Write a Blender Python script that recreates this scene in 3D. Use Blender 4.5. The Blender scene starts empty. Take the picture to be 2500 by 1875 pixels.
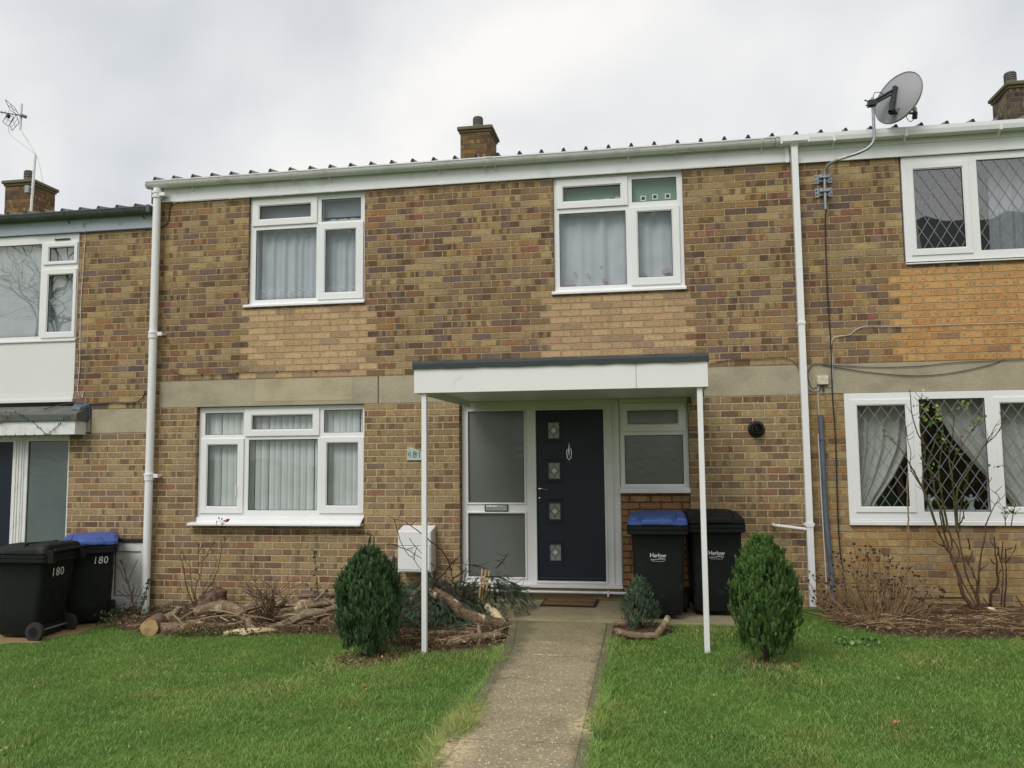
import bpy, math, random
import numpy as np
from mathutils import Vector, Matrix, noise as mnoise
random.seed(7); rng = np.random.default_rng(7)
R = math.radians
S = bpy.context.scene
C = S.collection
# ------------------------------------------------------------------ camera
yaw, pitch, roll = 0.1632, 0.0867, -0.0097
f = Vector((-math.sin(yaw)*math.cos(pitch), math.cos(yaw)*math.cos(pitch), math.sin(pitch)))
r = Vector((math.cos(yaw), math.sin(yaw), 0)); u = r.cross(f)
r2 = math.cos(roll)*r + math.sin(roll)*u; u2 = -math.sin(roll)*r + math.cos(roll)*u
cam = bpy.data.objects.new('camera', bpy.data.cameras.new('camera')); C.objects.link(cam)
mw = Matrix((r2, u2, -f)).transposed().to_4x4(); mw.translation = Vector((0, -8.882, 1.57))
cam.matrix_world = mw
cam.data.sensor_width = 36; cam.data.lens = 1978.2/2500*36; cam.data.clip_end = 1000; cam.data.clip_start = .05
S.camera = cam
# ------------------------------------------------------------------ world: overcast sky
SUN_EL, SUN_AZ = 48, 205      # sun behind thick cloud, behind the camera and a little to the left
W = bpy.data.worlds.new('World'); S.world = W; W.use_nodes = True
nt = W.node_tree; nt.nodes.clear()
def wn(t, **k):
    n = nt.nodes.new(t)
    for a, b in k.items(): setattr(n, a, b)
    return n
out = wn('ShaderNodeOutputWorld'); mix = wn('ShaderNodeMixShader')
sky = wn('ShaderNodeTexSky', sky_type='NISHITA', sun_disc=False, sun_elevation=R(SUN_EL), sun_rotation=R(SUN_AZ))
b1 = wn('ShaderNodeBackground'); b1.inputs[1].default_value = .1
b2 = wn('ShaderNodeBackground'); b2.inputs[1].default_value = .79
tc = wn('ShaderNodeTexCoord'); mp = wn('ShaderNodeMapping'); mp.inputs['Scale'].default_value = (1.5, 1.5, 2.1)
n1 = wn('ShaderNodeTexNoise'); n1.inputs['Scale'].default_value = 1.5; n1.inputs['Detail'].default_value = 5; n1.inputs['Roughness'].default_value = .45; n1.inputs['Distortion'].default_value = .25
cr = wn('ShaderNodeValToRGB'); e = cr.color_ramp.elements
e[0].position = .38; e[0].color = (.65, .675, .70, 1); e[1].position = .64; e[1].color = (1.0, .975, .94, 1)
m = e.new(.50); m.color = (.80, .81, .82, 1)
L = nt.links.new
L(tc.outputs['Generated'], mp.inputs[0]); L(mp.outputs[0], n1.inputs['Vector']); L(n1.outputs['Fac'], cr.inputs[0]); L(cr.outputs[0], b2.inputs[0])
L(sky.outputs[0], b1.inputs[0]); mix.inputs[0].default_value = .93
L(b1.outputs[0], mix.inputs[1]); L(b2.outputs[0], mix.inputs[2]); L(mix.outputs[0], out.inputs[0])
sd = bpy.data.lights.new('sun', 'SUN'); sd.energy = 1.5; sd.angle = R(30); sd.color = (1, .97, .93)
so = bpy.data.objects.new('sun', sd); C.objects.link(so)
a = R(SUN_AZ)    # azimuth clockwise from +y
so.rotation_euler = Vector((-math.sin(a)*math.cos(R(SUN_EL)), -math.cos(a)*math.cos(R(SUN_EL)), -math.sin(R(SUN_EL)))).to_track_quat('-Z', 'Y').to_euler()
vs = S.view_settings; vs.view_transform = 'Standard'; vs.look = 'None'; vs.gamma = 1; vs.exposure = 0.40; vs.use_curve_mapping = False
S.render.engine = 'CYCLES'; S.cycles.max_bounces = 8; S.cycles.transparent_max_bounces = 16; S.cycles.sample_clamp_indirect = 4.0; S.cycles.caustics_reflective = False; S.cycles.caustics_refractive = False

# ------------------------------------------------------------------ node helpers
def srgb(*c):
    return tuple((x/255/12.92 if x/255 <= .04045 else ((x/255+.055)/1.055)**2.4) for x in c)
class V:
    """a node socket with arithmetic"""
    def __init__(s, nt, o): s.nt, s.o = nt, o
    def _m(s, op, *a):
        n = s.nt.nodes.new('ShaderNodeMath'); n.operation = op
        for i, x in enumerate((s,)+a):
            if isinstance(x, V): s.nt.links.new(x.o, n.inputs[i])
            else: n.inputs[i].default_value = x
        return V(s.nt, n.outputs[0])
    def __add__(s, b): return s._m('ADD', b)
    def __sub__(s, b): return s._m('SUBTRACT', b)
    def __mul__(s, b): return s._m('MULTIPLY', b)
    def __truediv__(s, b): return s._m('DIVIDE', b)
    def floor(s): return s._m('FLOOR')
    def fract(s): return s._m('FRACT')
    def mod(s, b): return s._m('FLOORED_MODULO', b)
    def mn(s, b): return s._m('MINIMUM', b)
    def mx(s, b): return s._m('MAXIMUM', b)
    def gt(s, b): return s._m('GREATER_THAN', b)
    def lt(s, b): return s._m('LESS_THAN', b)
    def abs(s): return s._m('ABSOLUTE')
    def rsub(s, b): return (s*-1.)+b
    def step(s, a, b):
        n = s.nt.nodes.new('ShaderNodeMapRange'); n.interpolation_type = 'SMOOTHSTEP'
        s.nt.links.new(s.o, n.inputs[0]); n.inputs[1].default_value = a; n.inputs[2].default_value = b
        return V(s.nt, n.outputs[0])
class NT:
    def __init__(s, name):
        s.m = bpy.data.materials.new(name); s.m.use_nodes = True; s.nt = s.m.node_tree
        s.b = s.nt.nodes['Principled BSDF']; s.out = s.nt.nodes['Material Output']
    def n(s, t, **k):
        x = s.nt.nodes.new(t)
        for a, b in k.items(): setattr(x, a, b)
        return x
    def link(s, a, b): s.nt.links.new(a.o if isinstance(a, V) else a, b)
    def v(s, o): return V(s.nt, o)
    def pos(s, obj=False):
        if obj: return s.n('ShaderNodeTexCoord').outputs['Object']
        return s.n('ShaderNodeNewGeometry').outputs['Position']
    def noise(s, vec, scale, detail=2, rough=.5, color=False, dist=0):
        x = s.n('ShaderNodeTexNoise'); s.link(vec, x.inputs['Vector']); x.inputs['Scale'].default_value = scale
        x.inputs['Detail'].default_value = detail; x.inputs['Roughness'].default_value = rough; x.inputs['Distortion'].default_value = dist
        return x.outputs['Color'] if color else s.v(x.outputs['Fac'])
    def scalev(s, vec, sc):
        x = s.n('ShaderNodeMapping'); s.link(vec, x.inputs[0]); x.inputs['Scale'].default_value = sc; return x.outputs[0]
    def wn(s, *a):
        x = s.n('ShaderNodeTexWhiteNoise', noise_dimensions='3D'); c = s.n('ShaderNodeCombineXYZ')
        for i, q in enumerate(a):
            if isinstance(q, V): s.link(q, c.inputs[i])
            else: c.inputs[i].default_value = q
        s.link(c.outputs[0], x.inputs[0]); return s.v(x.outputs['Value'])
    def ramp(s, fac, stops, const=False):
        x = s.n('ShaderNodeValToRGB'); s.link(fac, x.inputs[0]); e = x.color_ramp.elements
        if const: x.color_ramp.interpolation = 'CONSTANT'
        for i, (p, c) in enumerate(stops):
            q = e[i] if i < 2 else e.new(p)
            q.position = p; q.color = (*c, 1)
        return x.outputs[0]
    def mix(s, fac, a, b, mode='MIX'):
        x = s.n('ShaderNodeMix', data_type='RGBA', blend_type=mode)
        for i, q in ((0, fac), (6, a), (7, b)):
            if isinstance(q, (V, bpy.types.NodeSocket)): s.link(q, x.inputs[i])
            elif isinstance(q, (int, float)): x.inputs[i].default_value = q
            else: x.inputs[i].default_value = (*q, 1)
        return x.outputs[2]
    def bump(s, h, dist=.01, strength=1.):
        x = s.n('ShaderNodeBump'); s.link(h, x.inputs['Height']); x.inputs['Distance'].default_value = dist; x.inputs['Strength'].default_value = strength
        s.link(x.outputs[0], s.b.inputs['Normal'])
    def set(s, col=None, rough=None, metal=None, spec=None):
        for k, q in (('Base Color', col), ('Roughness', rough), ('Metallic', metal), ('Specular IOR Level', spec)):
            if q is None: continue
            if isinstance(q, (V, bpy.types.NodeSocket)): s.link(q, s.b.inputs[k])
            elif isinstance(q, tuple): s.b.inputs[k].default_value = (*q, 1)
            else: s.b.inputs[k].default_value = q
def sc(c, k): return tuple(min(1, x*k) for x in c)
def simple(name, col, rough=.5, metal=0, var=.08, scale=8, bump=0, bscale=60, spec=.5, dirt=None, obj=False):
    t = NT(name); p = t.pos(obj)
    n = t.noise(p, scale, 4, .6)
    c = t.ramp(n, [(.25, sc(col, 1-var)), (.75, sc(col, 1+var))])
    if dirt:
        d = t.noise(p, dirt[1], 5, .65).step(dirt[2], dirt[3]); c = t.mix(d, c, dirt[0])
    t.set(c, rough, metal, spec)
    if bump: t.bump(t.noise(p, bscale, 3, .6), bump)
    return t.m
# ------------------------------------------------------------------ bricks
UP = [(0, srgb(148,124,84)), (.12, srgb(137,110,72)), (.24, srgb(164,142,102)), (.34, srgb(124,96,66)), (.44, srgb(150,120,70)), (.53, srgb(112,88,72)),
      (.61, srgb(132,104,84)), (.68, srgb(106,86,84)), (.75, srgb(176,154,104)), (.81, srgb(128,82,58)), (.87, srgb(88,70,64)), (.925, srgb(152,110,62)), (.965, srgb(140,80,70)), (.985, srgb(72,60,62))]
LO = [(0, srgb(154,133,95)), (.16, srgb(142,118,80)), (.30, srgb(164,144,102)), (.42, srgb(150,126,90)), (.52, srgb(130,98,66)), (.60, srgb(138,116,90)),
      (.68, srgb(118,84,58)), (.75, srgb(162,134,82)), (.81, srgb(126,100,84)), (.87, srgb(138,88,60)), (.925, srgb(108,90,78)), (.96, srgb(170,146,92)), (.98, srgb(96,66,56))]
PINK = [(0, srgb(190,158,116)), (.3, srgb(198,166,124)), (.55, srgb(182,150,108)), (.75, srgb(176,142,106)), (.88, srgb(156,130,102))]
ORNG = [(0, srgb(196,146,82)), (.3, srgb(204,156,92)), (.55, srgb(188,134,72)), (.8, srgb(196,148,92)), (.92, srgb(150,108,80))]
REDB = [(0, srgb(160,112,72)), (.25, srgb(174,122,74)), (.45, srgb(150,128,82)), (.62, srgb(168,112,86)), (.8, srgb(146,94,62)), (.9, srgb(160,130,84))]
TAN = [(0, srgb(162,136,92)), (.3, srgb(150,124,80)), (.5, srgb(168,144,98)), (.7, srgb(156,124,76)), (.86, srgb(150,112,72)), (.95, srgb(112,88,66))]
def soft(pal, q=.26, g=(.235,.180,.128)):
    return [(p_, tuple(c_*(1-q)+g_*q for c_, g_ in zip(c, g))) for p_, c in pal]
UP = soft(UP, .30, (.235,.178,.130)); LO = soft(LO, .40, (.275,.215,.145)); REDB = soft(REDB, .45, (.32,.215,.12)); TAN = soft(TAN, .15); PINK = soft(PINK, .25, (.38,.30,.21)); ORNG = soft(ORNG, .30, (.38,.265,.16))
def brick(name, pal, z0, mortar=srgb(176,158,120), patches=(), k=1.05, uoff=0., band=1., moss=0, wide=0.):
    t = NT(name); g = t.n('ShaderNodeNewGeometry'); P = t.n('ShaderNodeSeparateXYZ'); t.link(g.outputs['Position'], P.inputs[0])
    Nn = t.n('ShaderNodeSeparateXYZ'); t.link(g.outputs['True Normal'], Nn.inputs[0])
    x, y, z = [t.v(o) for o in P.outputs]; side = t.v(Nn.outputs[0]).abs().gt(.5)
    pos = g.outputs['Position']
    w1 = t.noise(pos, 22, 2) - .5; w2 = t.noise(t.scalev(pos, (1.3, 1.3, 1.1)), 31, 2) - .5
    uu = x*side.rsub(1.) + y*side + w1*.012 + uoff; vv = z - z0 + w2*.012
    row = (vv/.075).floor(); fv = (vv/.075).fract()
    off = row.mod(2.)*.5 + (t.wn(row, 3.1)-.5)*.10
    uq = uu/.225 + off; col = uq.floor(); fu = uq.fract()
    d = fu.mn(fu.rsub(1.))*.225; d2 = fv.mn(fv.rsub(1.))*.075
    dd = d.mn(d2) + (t.noise(pos, 80, 3, .6)-.5)*.009
    mask = dd.step(.0034+wide, .0080+wide)
    idv = t.wn(col, row, .5); id2 = t.wn(col, row, 7.3); id3 = t.wn(col, row, 13.7)
    c = t.ramp(idv, pal, True)
    cx = (col + .5 - off)*.225 - uoff; cz = (row + .5)*.075 + z0
    for (x0, x1, za, zb, pp, dots) in patches:
        inn = cx.gt(x0)*cx.lt(x1)*cz.gt(za)*cz.lt(zb)
        pc = t.ramp(idv, pp, True)
        if dots:
            fx = fu*3. ; hx = (fx.fract()-.5)*.075; hz = (fv-.5)*.075
            dd1 = (hx*hx + hz*hz*1.2); has = t.wn(col*3.+fx.floor(), row, 5.).gt(.45)*t.noise(pos, 40, 3, .7).step(.35, .55)
            spot = dd1.step(.00045, .0001)*has
            pc = t.mix(spot*.6, pc, srgb(146,92,52))
        c = t.mix(inn, c, pc)
        nopatch = inn.rsub(1.)
        band_f = nopatch if 'band_f' not in locals() else band_f*nopatch
    # vertical kiln bands across some bricks
    bd = t.wn(col*5.+((fu+w1*.12)*4.).floor(), row, 2.2).gt(.62)*id2.gt(.50)*(.62*band)
    if patches: bd = bd*band_f
    c = t.mix(bd, c, srgb(84,64,50))
    lt = t.wn(col*5.+((fu+w1*.12)*5.).floor(), row, 9.2).gt(.72)*id3.gt(.6)*.35
    if patches: lt = lt*band_f
    c = t.mix(lt, c, srgb(184,160,104))
    fine = t.noise(pos, 170, 4, .7); mid = t.noise(t.scalev(pos, (1, 1, 2.2)), 26, 3, .6)
    c = t.mix(1., c, t.ramp(fine*.5+mid*.5, [(.34, (.62,.61,.60)), (.5, (1.,1.,1.)), (.66, (1.34,1.33,1.28))]), 'MULTIPLY')
    c = t.mix((dd+(t.noise(pos, 55, 3, .7)-.5)*.02).step(.018, .002)*.38, c, srgb(98,80,58))
    big = t.noise(pos, .9, 3, .6)
    mo = t.mix(t.noise(pos, 34, 4, .7).step(.3, .7), sc(mortar, .66), sc(mortar, 1.12))
    c = t.mix(mask.rsub(1.), c, mo)
    pits = t.noise(pos, 48, 1, .5).step(.245, .225)*.8
    c = t.mix(pits, c, srgb(48,38,32))
    sp = t.noise(t.scalev(pos, (1.4, 1.4, .7)), 27, 1, .4).step(.785, .80)*.85
    c = t.mix(sp, c, srgb(214,208,190))
    c = t.mix(1., c, t.ramp(big, [(.3, (.92*k,.895*k,.90*k)), (.7, (1.04*k,1.01*k,1.02*k))]), 'MULTIPLY')
    c = t.mix(t.noise(t.scalev(pos, (3.2, 3.2, .35)), 3.0, 4, .6).step(.52, .74)*.26, c, srgb(86,74,58)); c = t.mix(t.noise(pos, 2.3, 4, .65).step(.55, .75)*.22, c, srgb(176,160,128))
    if moss: c = t.mix(t.noise(pos, 6, 4, .6).step(.5, .75)*moss, c, srgb(92,98,60))
    t.set(c, .9, spec=.25)
    t.bump(mask*.75 + fine*.16 + t.wn(col, row, 21.)*.12, .007, 1.)
    return t.m
P1 = (-4.70, -3.12, 2.50, 3.30, PINK, 0); P2 = (-1.05, .53, 2.50, 3.30, PINK, 0); P3 = (2.62, 9, 2.48, 3.48, ORNG, 1)
M = {}
M['br_up'] = brick('brick_upper', UP, 2.484, patches=(P1, P2))
M['br_lo'] = brick('brick_lower', LO, 2.165, mortar=srgb(192,172,134), band=.8, k=1.06, wide=.0012)
M['br_red'] = brick('brick_red', REDB, 2.165, mortar=srgb(92,70,52), band=.3, uoff=.09)
M['br_ru'] = brick('brick_right_upper', UP, 2.484, patches=(P3,), uoff=.05)
M['br_rl'] = brick('brick_right_lower', [(p*.55, c) for p, c in TAN] + [(.55+p*.45, c) for p, c in LO[1:]], 2.165, mortar=srgb(166,146,104), band=.3, uoff=.05)
M['br_lu'] = brick('brick_left_upper', UP[:], 2.163, uoff=.11)
M['br_ll'] = brick('brick_left_lower', LO, 1.869, mortar=srgb(192,172,134), uoff=.11, k=1.06, wide=.0012)
M['br_ch'] = brick('brick_chimney', [(0, srgb(120,98,64)), (.25, srgb(134,104,60)), (.5, srgb(104,84,58)), (.7, srgb(112,86,70)), (.86, srgb(84,70,62))], .02, mortar=srgb(112,96,74), k=.95, moss=.25)
M['br_chd'] = brick('brick_chimney_dark', [(0, srgb(96,90,78)), (.3, srgb(104,94,78)), (.6, srgb(84,78,70)), (.8, srgb(112,92,80)), (.9, srgb(68,64,62))], .02, mortar=srgb(120,112,96), k=.9, moss=.35)
# ------------------------------------------------------------------ other materials
def concrete(name, col, pit=.5, moss=0, spk=0, dark=srgb(70,62,52), obj=False, streak=0, edges=None):
    t = NT(name); p = t.pos(obj)
    n = t.noise(t.scalev(p, (.7, 1, 1)), 3.2, 5, .6); c = t.ramp(n, [(.28, sc(col, .74)), (.5, col), (.75, sc(col, 1.16))])
    fn = t.noise(p, 130, 3, .7); c = t.mix(1., c, t.ramp(fn, [(.3, (.86,.86,.86)), (.7, (1.12,1.12,1.1))]), 'MULTIPLY')
    vo = t.n('ShaderNodeTexVoronoi'); t.link(p, vo.inputs['Vector']); vo.inputs['Scale'].default_value = 42
    hole = t.v(vo.outputs['Distance']).step(.17, .10)*t.noise(p, 3.4, 3, .6).step(.46, .60)
    c = t.mix(hole*pit, c, dark)
    if moss: c = t.mix(t.noise(p, 2.1, 5, .65).step(.47, .72)*moss, c, srgb(84,88,54))
    if spk:
        vo2 = t.n('ShaderNodeTexVoronoi'); t.link(p, vo2.inputs['Vector']); vo2.inputs['Scale'].default_value = 75
        idc = t.n('ShaderNodeSeparateColor'); t.link(vo2.outputs['Color'], idc.inputs[0]); q = t.v(idc.outputs[0])
        patch = t.noise(p, 1.6, 4, .6).step(.40, .62)
        near = t.v(vo2.outputs['Distance']).step(.52, .30)
        c = t.mix(q.lt(.26)*near*spk*.75, c, srgb(92,82,70)); c = t.mix(q.gt(.90)*near*spk*.9, c, srgb(224,210,180)); c = t.mix(q.gt(.60)*q.lt(.78)*near*spk*.55, c, srgb(196,172,126))
        vo3 = t.noise(t.scalev(p, (1, .45, 1)), 16, 3, .7).step(.60, .72); c = t.mix(vo3*patch*.55, c, srgb(196,178,138))
        st = t.noise(t.scalev(p, (.25, 1, 1)), 20, 4, .65).step(.58, .75)*.35; c = t.mix(st, c, srgb(92,84,68))
    if edges:      # dirt and moss gathered along the two borders of the path, pale mortar spills
        P = t.n('ShaderNodeSeparateXYZ'); t.link(p, P.inputs[0]); X = t.v(P.outputs[0]); Y = t.v(P.outputs[1]); w = t.noise(p, 5, 4, .65)*.34-.17
        c = t.mix(((X-edges[0]).abs()+w).step(.17, .03)*.65, c, srgb(78,74,60)); c = t.mix(((X-edges[1]).abs()+w*.8).step(.11, .02)*.55, c, srgb(84,80,62))
        c = t.mix((Y+w*2.).step(-2.3, -1.5)*.45, c, srgb(112,110,78))
        for sx, sy, q in ((-.37,-3.95,.26), (-1.10,-4.5,.34), (-.8,-2.35,.14), (-.86,-1.93,.10)):
            dx = (X-sx)*(1. if sy < -3 else .45); dy = (Y-sy)*.55 if sy < -3 else (Y-sy)*2.2; c = t.mix(((dx*dx+dy*dy)+w*.03).step(q*q*.35, q*q*.05)*t.noise(p, 34, 4, .7).step(.38, .60)*.7, c, srgb(206,188,146))
    t.set(c, .88, spec=.3); t.bump(fn*.6 + t.noise(p, 40, 3, .6)*.8 + hole*-.8, .004)
    return t.m
M['lintel'] = concrete('concrete_lintel', srgb(168,158,136), pit=.75)
M['lintelp'] = concrete('concrete_pale', srgb(180,168,140), pit=.4)
M['plinth'] = concrete('concrete_plinth', srgb(128,112,84), pit=.3, moss=.2)
M['slab'] = concrete('concrete_slab', srgb(148,138,110), pit=.2, moss=.55, spk=.35)
M['path'] = concrete('concrete_path', srgb(150,138,112), pit=.3, moss=.25, spk=1., edges=(-1.16,-.36))
M['pathedge'] = concrete('concrete_path_edge', srgb(132,122,100), pit=.4, moss=.4, spk=.8, edges=(-1.16,-.36))
M['paving'] = concrete('concrete_paving', srgb(138,116,82), pit=.3, moss=.25, spk=.3)
M['rough'] = concrete('concrete_rough', srgb(112,104,86), pit=.5, moss=.4, spk=.2)
M['cap'] = concrete('concrete_cap', srgb(110,102,80), pit=.5, moss=.6, dark=srgb(52,50,40))
M['pot'] = simple('pot', srgb(112,108,104), .8, var=.2, scale=14, bump=.003)
M['upvc'] = simple('upvc', (.80,.80,.80), .32, var=.025, scale=3, dirt=((.66,.65,.61), 9, .58, .86))
M['upvc_dull'] = simple('upvc_dull', (.75,.75,.74), .45, var=.04, scale=4, dirt=((.52,.50,.45), 5, .50, .8))
M['paintw'] = simple('white_paint', (.80,.80,.79), .42, var=.02, scale=3, dirt=((.60,.59,.55), 6, .60, .85), bump=.0006, bscale=40)
M['fascia'] = simple('fascia_paint', (.78,.79,.80), .5, var=.04, scale=2.2, dirt=((.52,.54,.53), 3.2, .52, .8), bump=.0015, bscale=9)
M['fascia_l'] = simple('fascia_grey', srgb(160,170,178), .55, var=.08, scale=3, dirt=(srgb(110,112,112), 6, .55, .75), bump=.001)
M['panel'] = simple('panel_white', (.74,.74,.72), .4, var=.02, scale=2)
M['gutblk'] = simple('gutter_dark', srgb(84,88,88), .6, var=.2, scale=7, dirt=(srgb(62,72,52), 5, .45, .7))
M['gasket'] = simple('gasket', (.02,.02,.02), .6)
M['roof'] = simple('roof_sheet', srgb(118,110,108), .5, metal=.0, var=.15, scale=5, dirt=(srgb(168,160,158), 8, .5, .75))
M['foam'] = simple('roof_filler', srgb(44,42,48), .85, var=.2, scale=40)
M['felt'] = simple('roof_felt', srgb(66,74,74), .95, var=.25, scale=120, bump=.003, bscale=240)
M['feltl'] = simple('roof_felt_left', srgb(92,96,94), .95, var=.2, scale=30, bump=.002, bscale=150, dirt=(srgb(120,114,96), 5, .5, .75))
M['navy'] = simple('door_navy', srgb(20,31,46), .42, var=.1, scale=60, bump=.0008, bscale=50, spec=.4)
M['chrome'] = simple('chrome', (.72,.72,.72), .22, metal=1, var=.05)
M['black'] = simple('black_plastic', (.018,.019,.018), .42, var=.2, scale=30)
M['binblk'] = simple('bin_black', srgb(25,28,27), .6, spec=.22, var=.12, scale=14, bump=.0006, bscale=120, dirt=(srgb(70,70,60), 7, .58, .82), obj=True)
M['binblue'] = simple('bin_blue', srgb(58,88,158), .45, var=.08, scale=9, dirt=(srgb(96,108,140), 8, .5, .8), obj=True)
M['rubber'] = simple('rubber', srgb(40,38,36), .8, var=.2, scale=20, obj=True)
M['white_ink'] = simple('white_ink', (.72,.73,.72), .6, var=.05, scale=90)
M['dark_ink'] = simple('dark_ink', (.03,.04,.035), .6)
M['mat'] = simple('coir', srgb(128,92,58), .98, var=.3, scale=160, bump=.004, bscale=300)
M['matedge'] = simple('mat_edge', srgb(38,32,30), .95, var=.2, scale=80, bump=.003, bscale=200)
M['matink'] = simple('mat_lettering', srgb(74,48,34), .98, var=.2, scale=160)
M['galv'] = simple('galvanised', srgb(152,158,162), .42, metal=.75, var=.12, scale=20)
M['dish'] = simple('dish_paint', srgb(146,146,150), .55, var=.04, scale=4)
M['dishrim'] = simple('dish_rim', srgb(150,148,156), .55)
M['dkmetal'] = simple('dark_metal', srgb(48,52,56), .5, metal=.3, var=.2, scale=20)
M['ltplastic'] = simple('light_plastic', srgb(206,202,192), .5)
M['boxbeige'] = simple('box_beige', srgb(206,196,168), .5, var=.08, scale=18, dirt=(srgb(170,170,172), 12, .5, .6))
M['conduit'] = simple('grey_conduit', srgb(88,98,112), .55, var=.2, scale=12, dirt=(srgb(58,60,64), 6, .5, .75))
M['cableb'] = simple('cable_black', (.02,.02,.02), .6); M['cablew'] = simple('cable_white', (.62,.61,.58), .5)
M['brown'] = simple('brown_plastic', srgb(120,108,104), .5)
M['lead'] = simple('lead_strip', srgb(128,134,140), .45, metal=.3, var=.1, scale=20)
M['plaque'] = simple('slate_plaque', srgb(178,196,186), .5, var=.06, scale=30, dirt=(srgb(146,168,158), 14, .45, .65))
M['mastic'] = simple('mastic', srgb(90,88,82), .8)
M['woodcut'] = simple('wood_cut', srgb(188,158,112), .85, var=.2, scale=40, dirt=(srgb(140,110,76), 12, .4, .7), bump=.002, obj=True)
M['palewood'] = simple('pale_wood', srgb(212,192,156), .8, var=.12, scale=30, bump=.003, bscale=60, obj=True)
M['cane'] = simple('cane', srgb(204,168,116), .7, var=.15, scale=20)
M['dark'] = simple('interior', (.045,.043,.04), .9)
M['darkfloor'] = simple('interior_floor', (.10,.085,.07), .9)
def frost(name, col, rough=.14):
    t = NT(name); p = t.pos(); c = t.ramp(t.noise(p, 1.6, 2), [(.3, sc(col, .9)), (.7, sc(col, 1.12))])
    t.set(c, rough, spec=.5); t.bump(t.noise(p, 14, 2), .0012); return t.m
M['frost'] = frost('obscured_glass', srgb(104,108,104)); M['frost_top'] = frost('obscured_glass_small', srgb(108,108,100)); M['frost_sq'] = frost('obscured_glass_square', srgb(150,156,150), .2)
M['frostl'] = frost('obscured_glass_left', srgb(98,108,108), .1); M['bev'] = frost('bevelled_glass', srgb(214,218,214), .1)
def glass(name, tint=(.965,.98,.985), ior=1.55, add=.045):
    t = NT(name); nt = t.nt; nt.nodes.remove(t.b)
    tr = t.n('ShaderNodeBsdfTransparent'); tr.inputs[0].default_value = (*tint, 1)
    gl = t.n('ShaderNodeBsdfGlossy'); gl.inputs['Roughness'].default_value = .012
    fr = t.n('ShaderNodeLayerWeight'); fr.inputs[0].default_value = .5
    geo = t.pos(); bp = t.n('ShaderNodeBump'); t.link(t.noise(geo, 1.8, 1), bp.inputs['Height']); bp.inputs['Distance'].default_value = .003; t.link(bp.outputs[0], gl.inputs['Normal'])
    mx = t.n('ShaderNodeMixShader'); fa = t.v(fr.outputs['Facing']); t.link(fa*fa*fa*fa*.9 + add, mx.inputs[0]); t.link(tr.outputs[0], mx.inputs[1]); t.link(gl.outputs[0], mx.inputs[2]); t.link(mx.outputs[0], t.out.inputs[0])
    return t.m
M['glass'] = glass('window_glass'); M['glassu'] = glass('upper_right_glass', (.93,.94,.95), add=.15); M['glassr'] = glass('reflective_glass', (.95,.97,.96), add=.13)
def cloth(name, col, tr=.35, pat=None):
    t = NT(name); c = t.ramp(t.noise(t.pos(), 5, 3), [(.3, sc(col, .93)), (.7, sc(col, 1.05))])
    if pat: c = pat(t, c)
    t.set(c, .9, spec=.1)
    ts = t.n('ShaderNodeBsdfTranslucent'); t.link(c, ts.inputs[0]); mx = t.n('ShaderNodeMixShader'); mx.inputs[0].default_value = tr
    t.link(t.b.outputs[0], mx.inputs[1]); t.link(ts.outputs[0], mx.inputs[2]); t.link(mx.outputs[0], t.out.inputs[0]); return t.m
M['net'] = cloth('net_cloth', (.73,.76,.79)); M['drape'] = cloth('drape_cloth', (.72,.72,.67)); M['blind'] = cloth('blind_cloth', (.84,.86,.83), .2)
def greenpat(t, c): return c
M['greenblind'] = cloth('green_blind', srgb(150,192,160), .4); M['whiteblind'] = cloth('grey_blind', srgb(176,182,186), .3); M['pinkfig'] = cloth('pink_motif', srgb(204,184,190), .3); M['lacew'] = cloth('lace_motif', (.92,.94,.95), .2)
def attrmat(name, rough=.6, tr=.25, spec=.3):
    t = NT(name); at = t.n('ShaderNodeAttribute', attribute_name='Col'); t.set(at.outputs['Color'], rough, spec=spec)
    ts = t.n('ShaderNodeBsdfTranslucent'); t.link(at.outputs['Color'], ts.inputs[0]); mx = t.n('ShaderNodeMixShader'); mx.inputs[0].default_value = tr
    t.link(t.b.outputs[0], mx.inputs[1]); t.link(ts.outputs[0], mx.inputs[2]); t.link(mx.outputs[0], t.out.inputs[0]); return t.m
M['leaf'] = attrmat('foliage'); M['grass'] = attrmat('grass_blades', .55, .35); M['litter'] = attrmat('litter', .9, .05, .1)
def bark(name, a, b, pale=None, pr=(.62, .70), sc_=1.):
    t = NT(name); p = t.pos(True); n = t.noise(t.scalev(p, (1, 1, 1)), 22*sc_, 5, .7, dist=.6)
    c = t.ramp(n, [(.3, sc(a, .7)), (.5, a), (.7, b)])
    if pale: c = t.mix(t.noise(p, 5, 4, .6, dist=.4).step(*pr), c, pale)
    c = t.mix(t.noise(p, 60, 3, .7).step(.52, .66)*.5, c, sc(a, .35)); t.set(c, .92, spec=.2); t.bump(n*1. + t.noise(p, 60, 3, .7)*.8, .012); return t.m
M['bark'] = bark('bark_grey', srgb(130,114,94), srgb(176,160,136)); M['bark2'] = bark('bark_brown', srgb(126,108,86), srgb(168,150,124), srgb(196,180,152), (.60,.72)); M['bark4'] = bark('bark_peeling', srgb(112,90,70), srgb(146,122,98), srgb(206,190,162), (.56,.62))
M['bark3'] = bark('bark_red', srgb(126,102,88), srgb(164,140,122)); M['barkg'] = bark('stem_green', srgb(84,78,50), srgb(116,108,74)); M['barkr'] = bark('stem_red', srgb(90,68,54), srgb(124,100,80))
M['barkd'] = bark('stem_dark', srgb(70,54,44), srgb(104,84,68), srgb(140,128,108)); M['drystem'] = bark('dry_stem', srgb(144,118,88), srgb(190,166,128)); M['drytop'] = bark('dry_head', srgb(58,44,38), srgb(84,64,54))
M['rot'] = simple('rot_bark', srgb(112,90,74), .98, var=.35, scale=26, bump=.02, bscale=30, obj=True, dirt=(srgb(70,52,42), 14, .45, .6))

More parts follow.
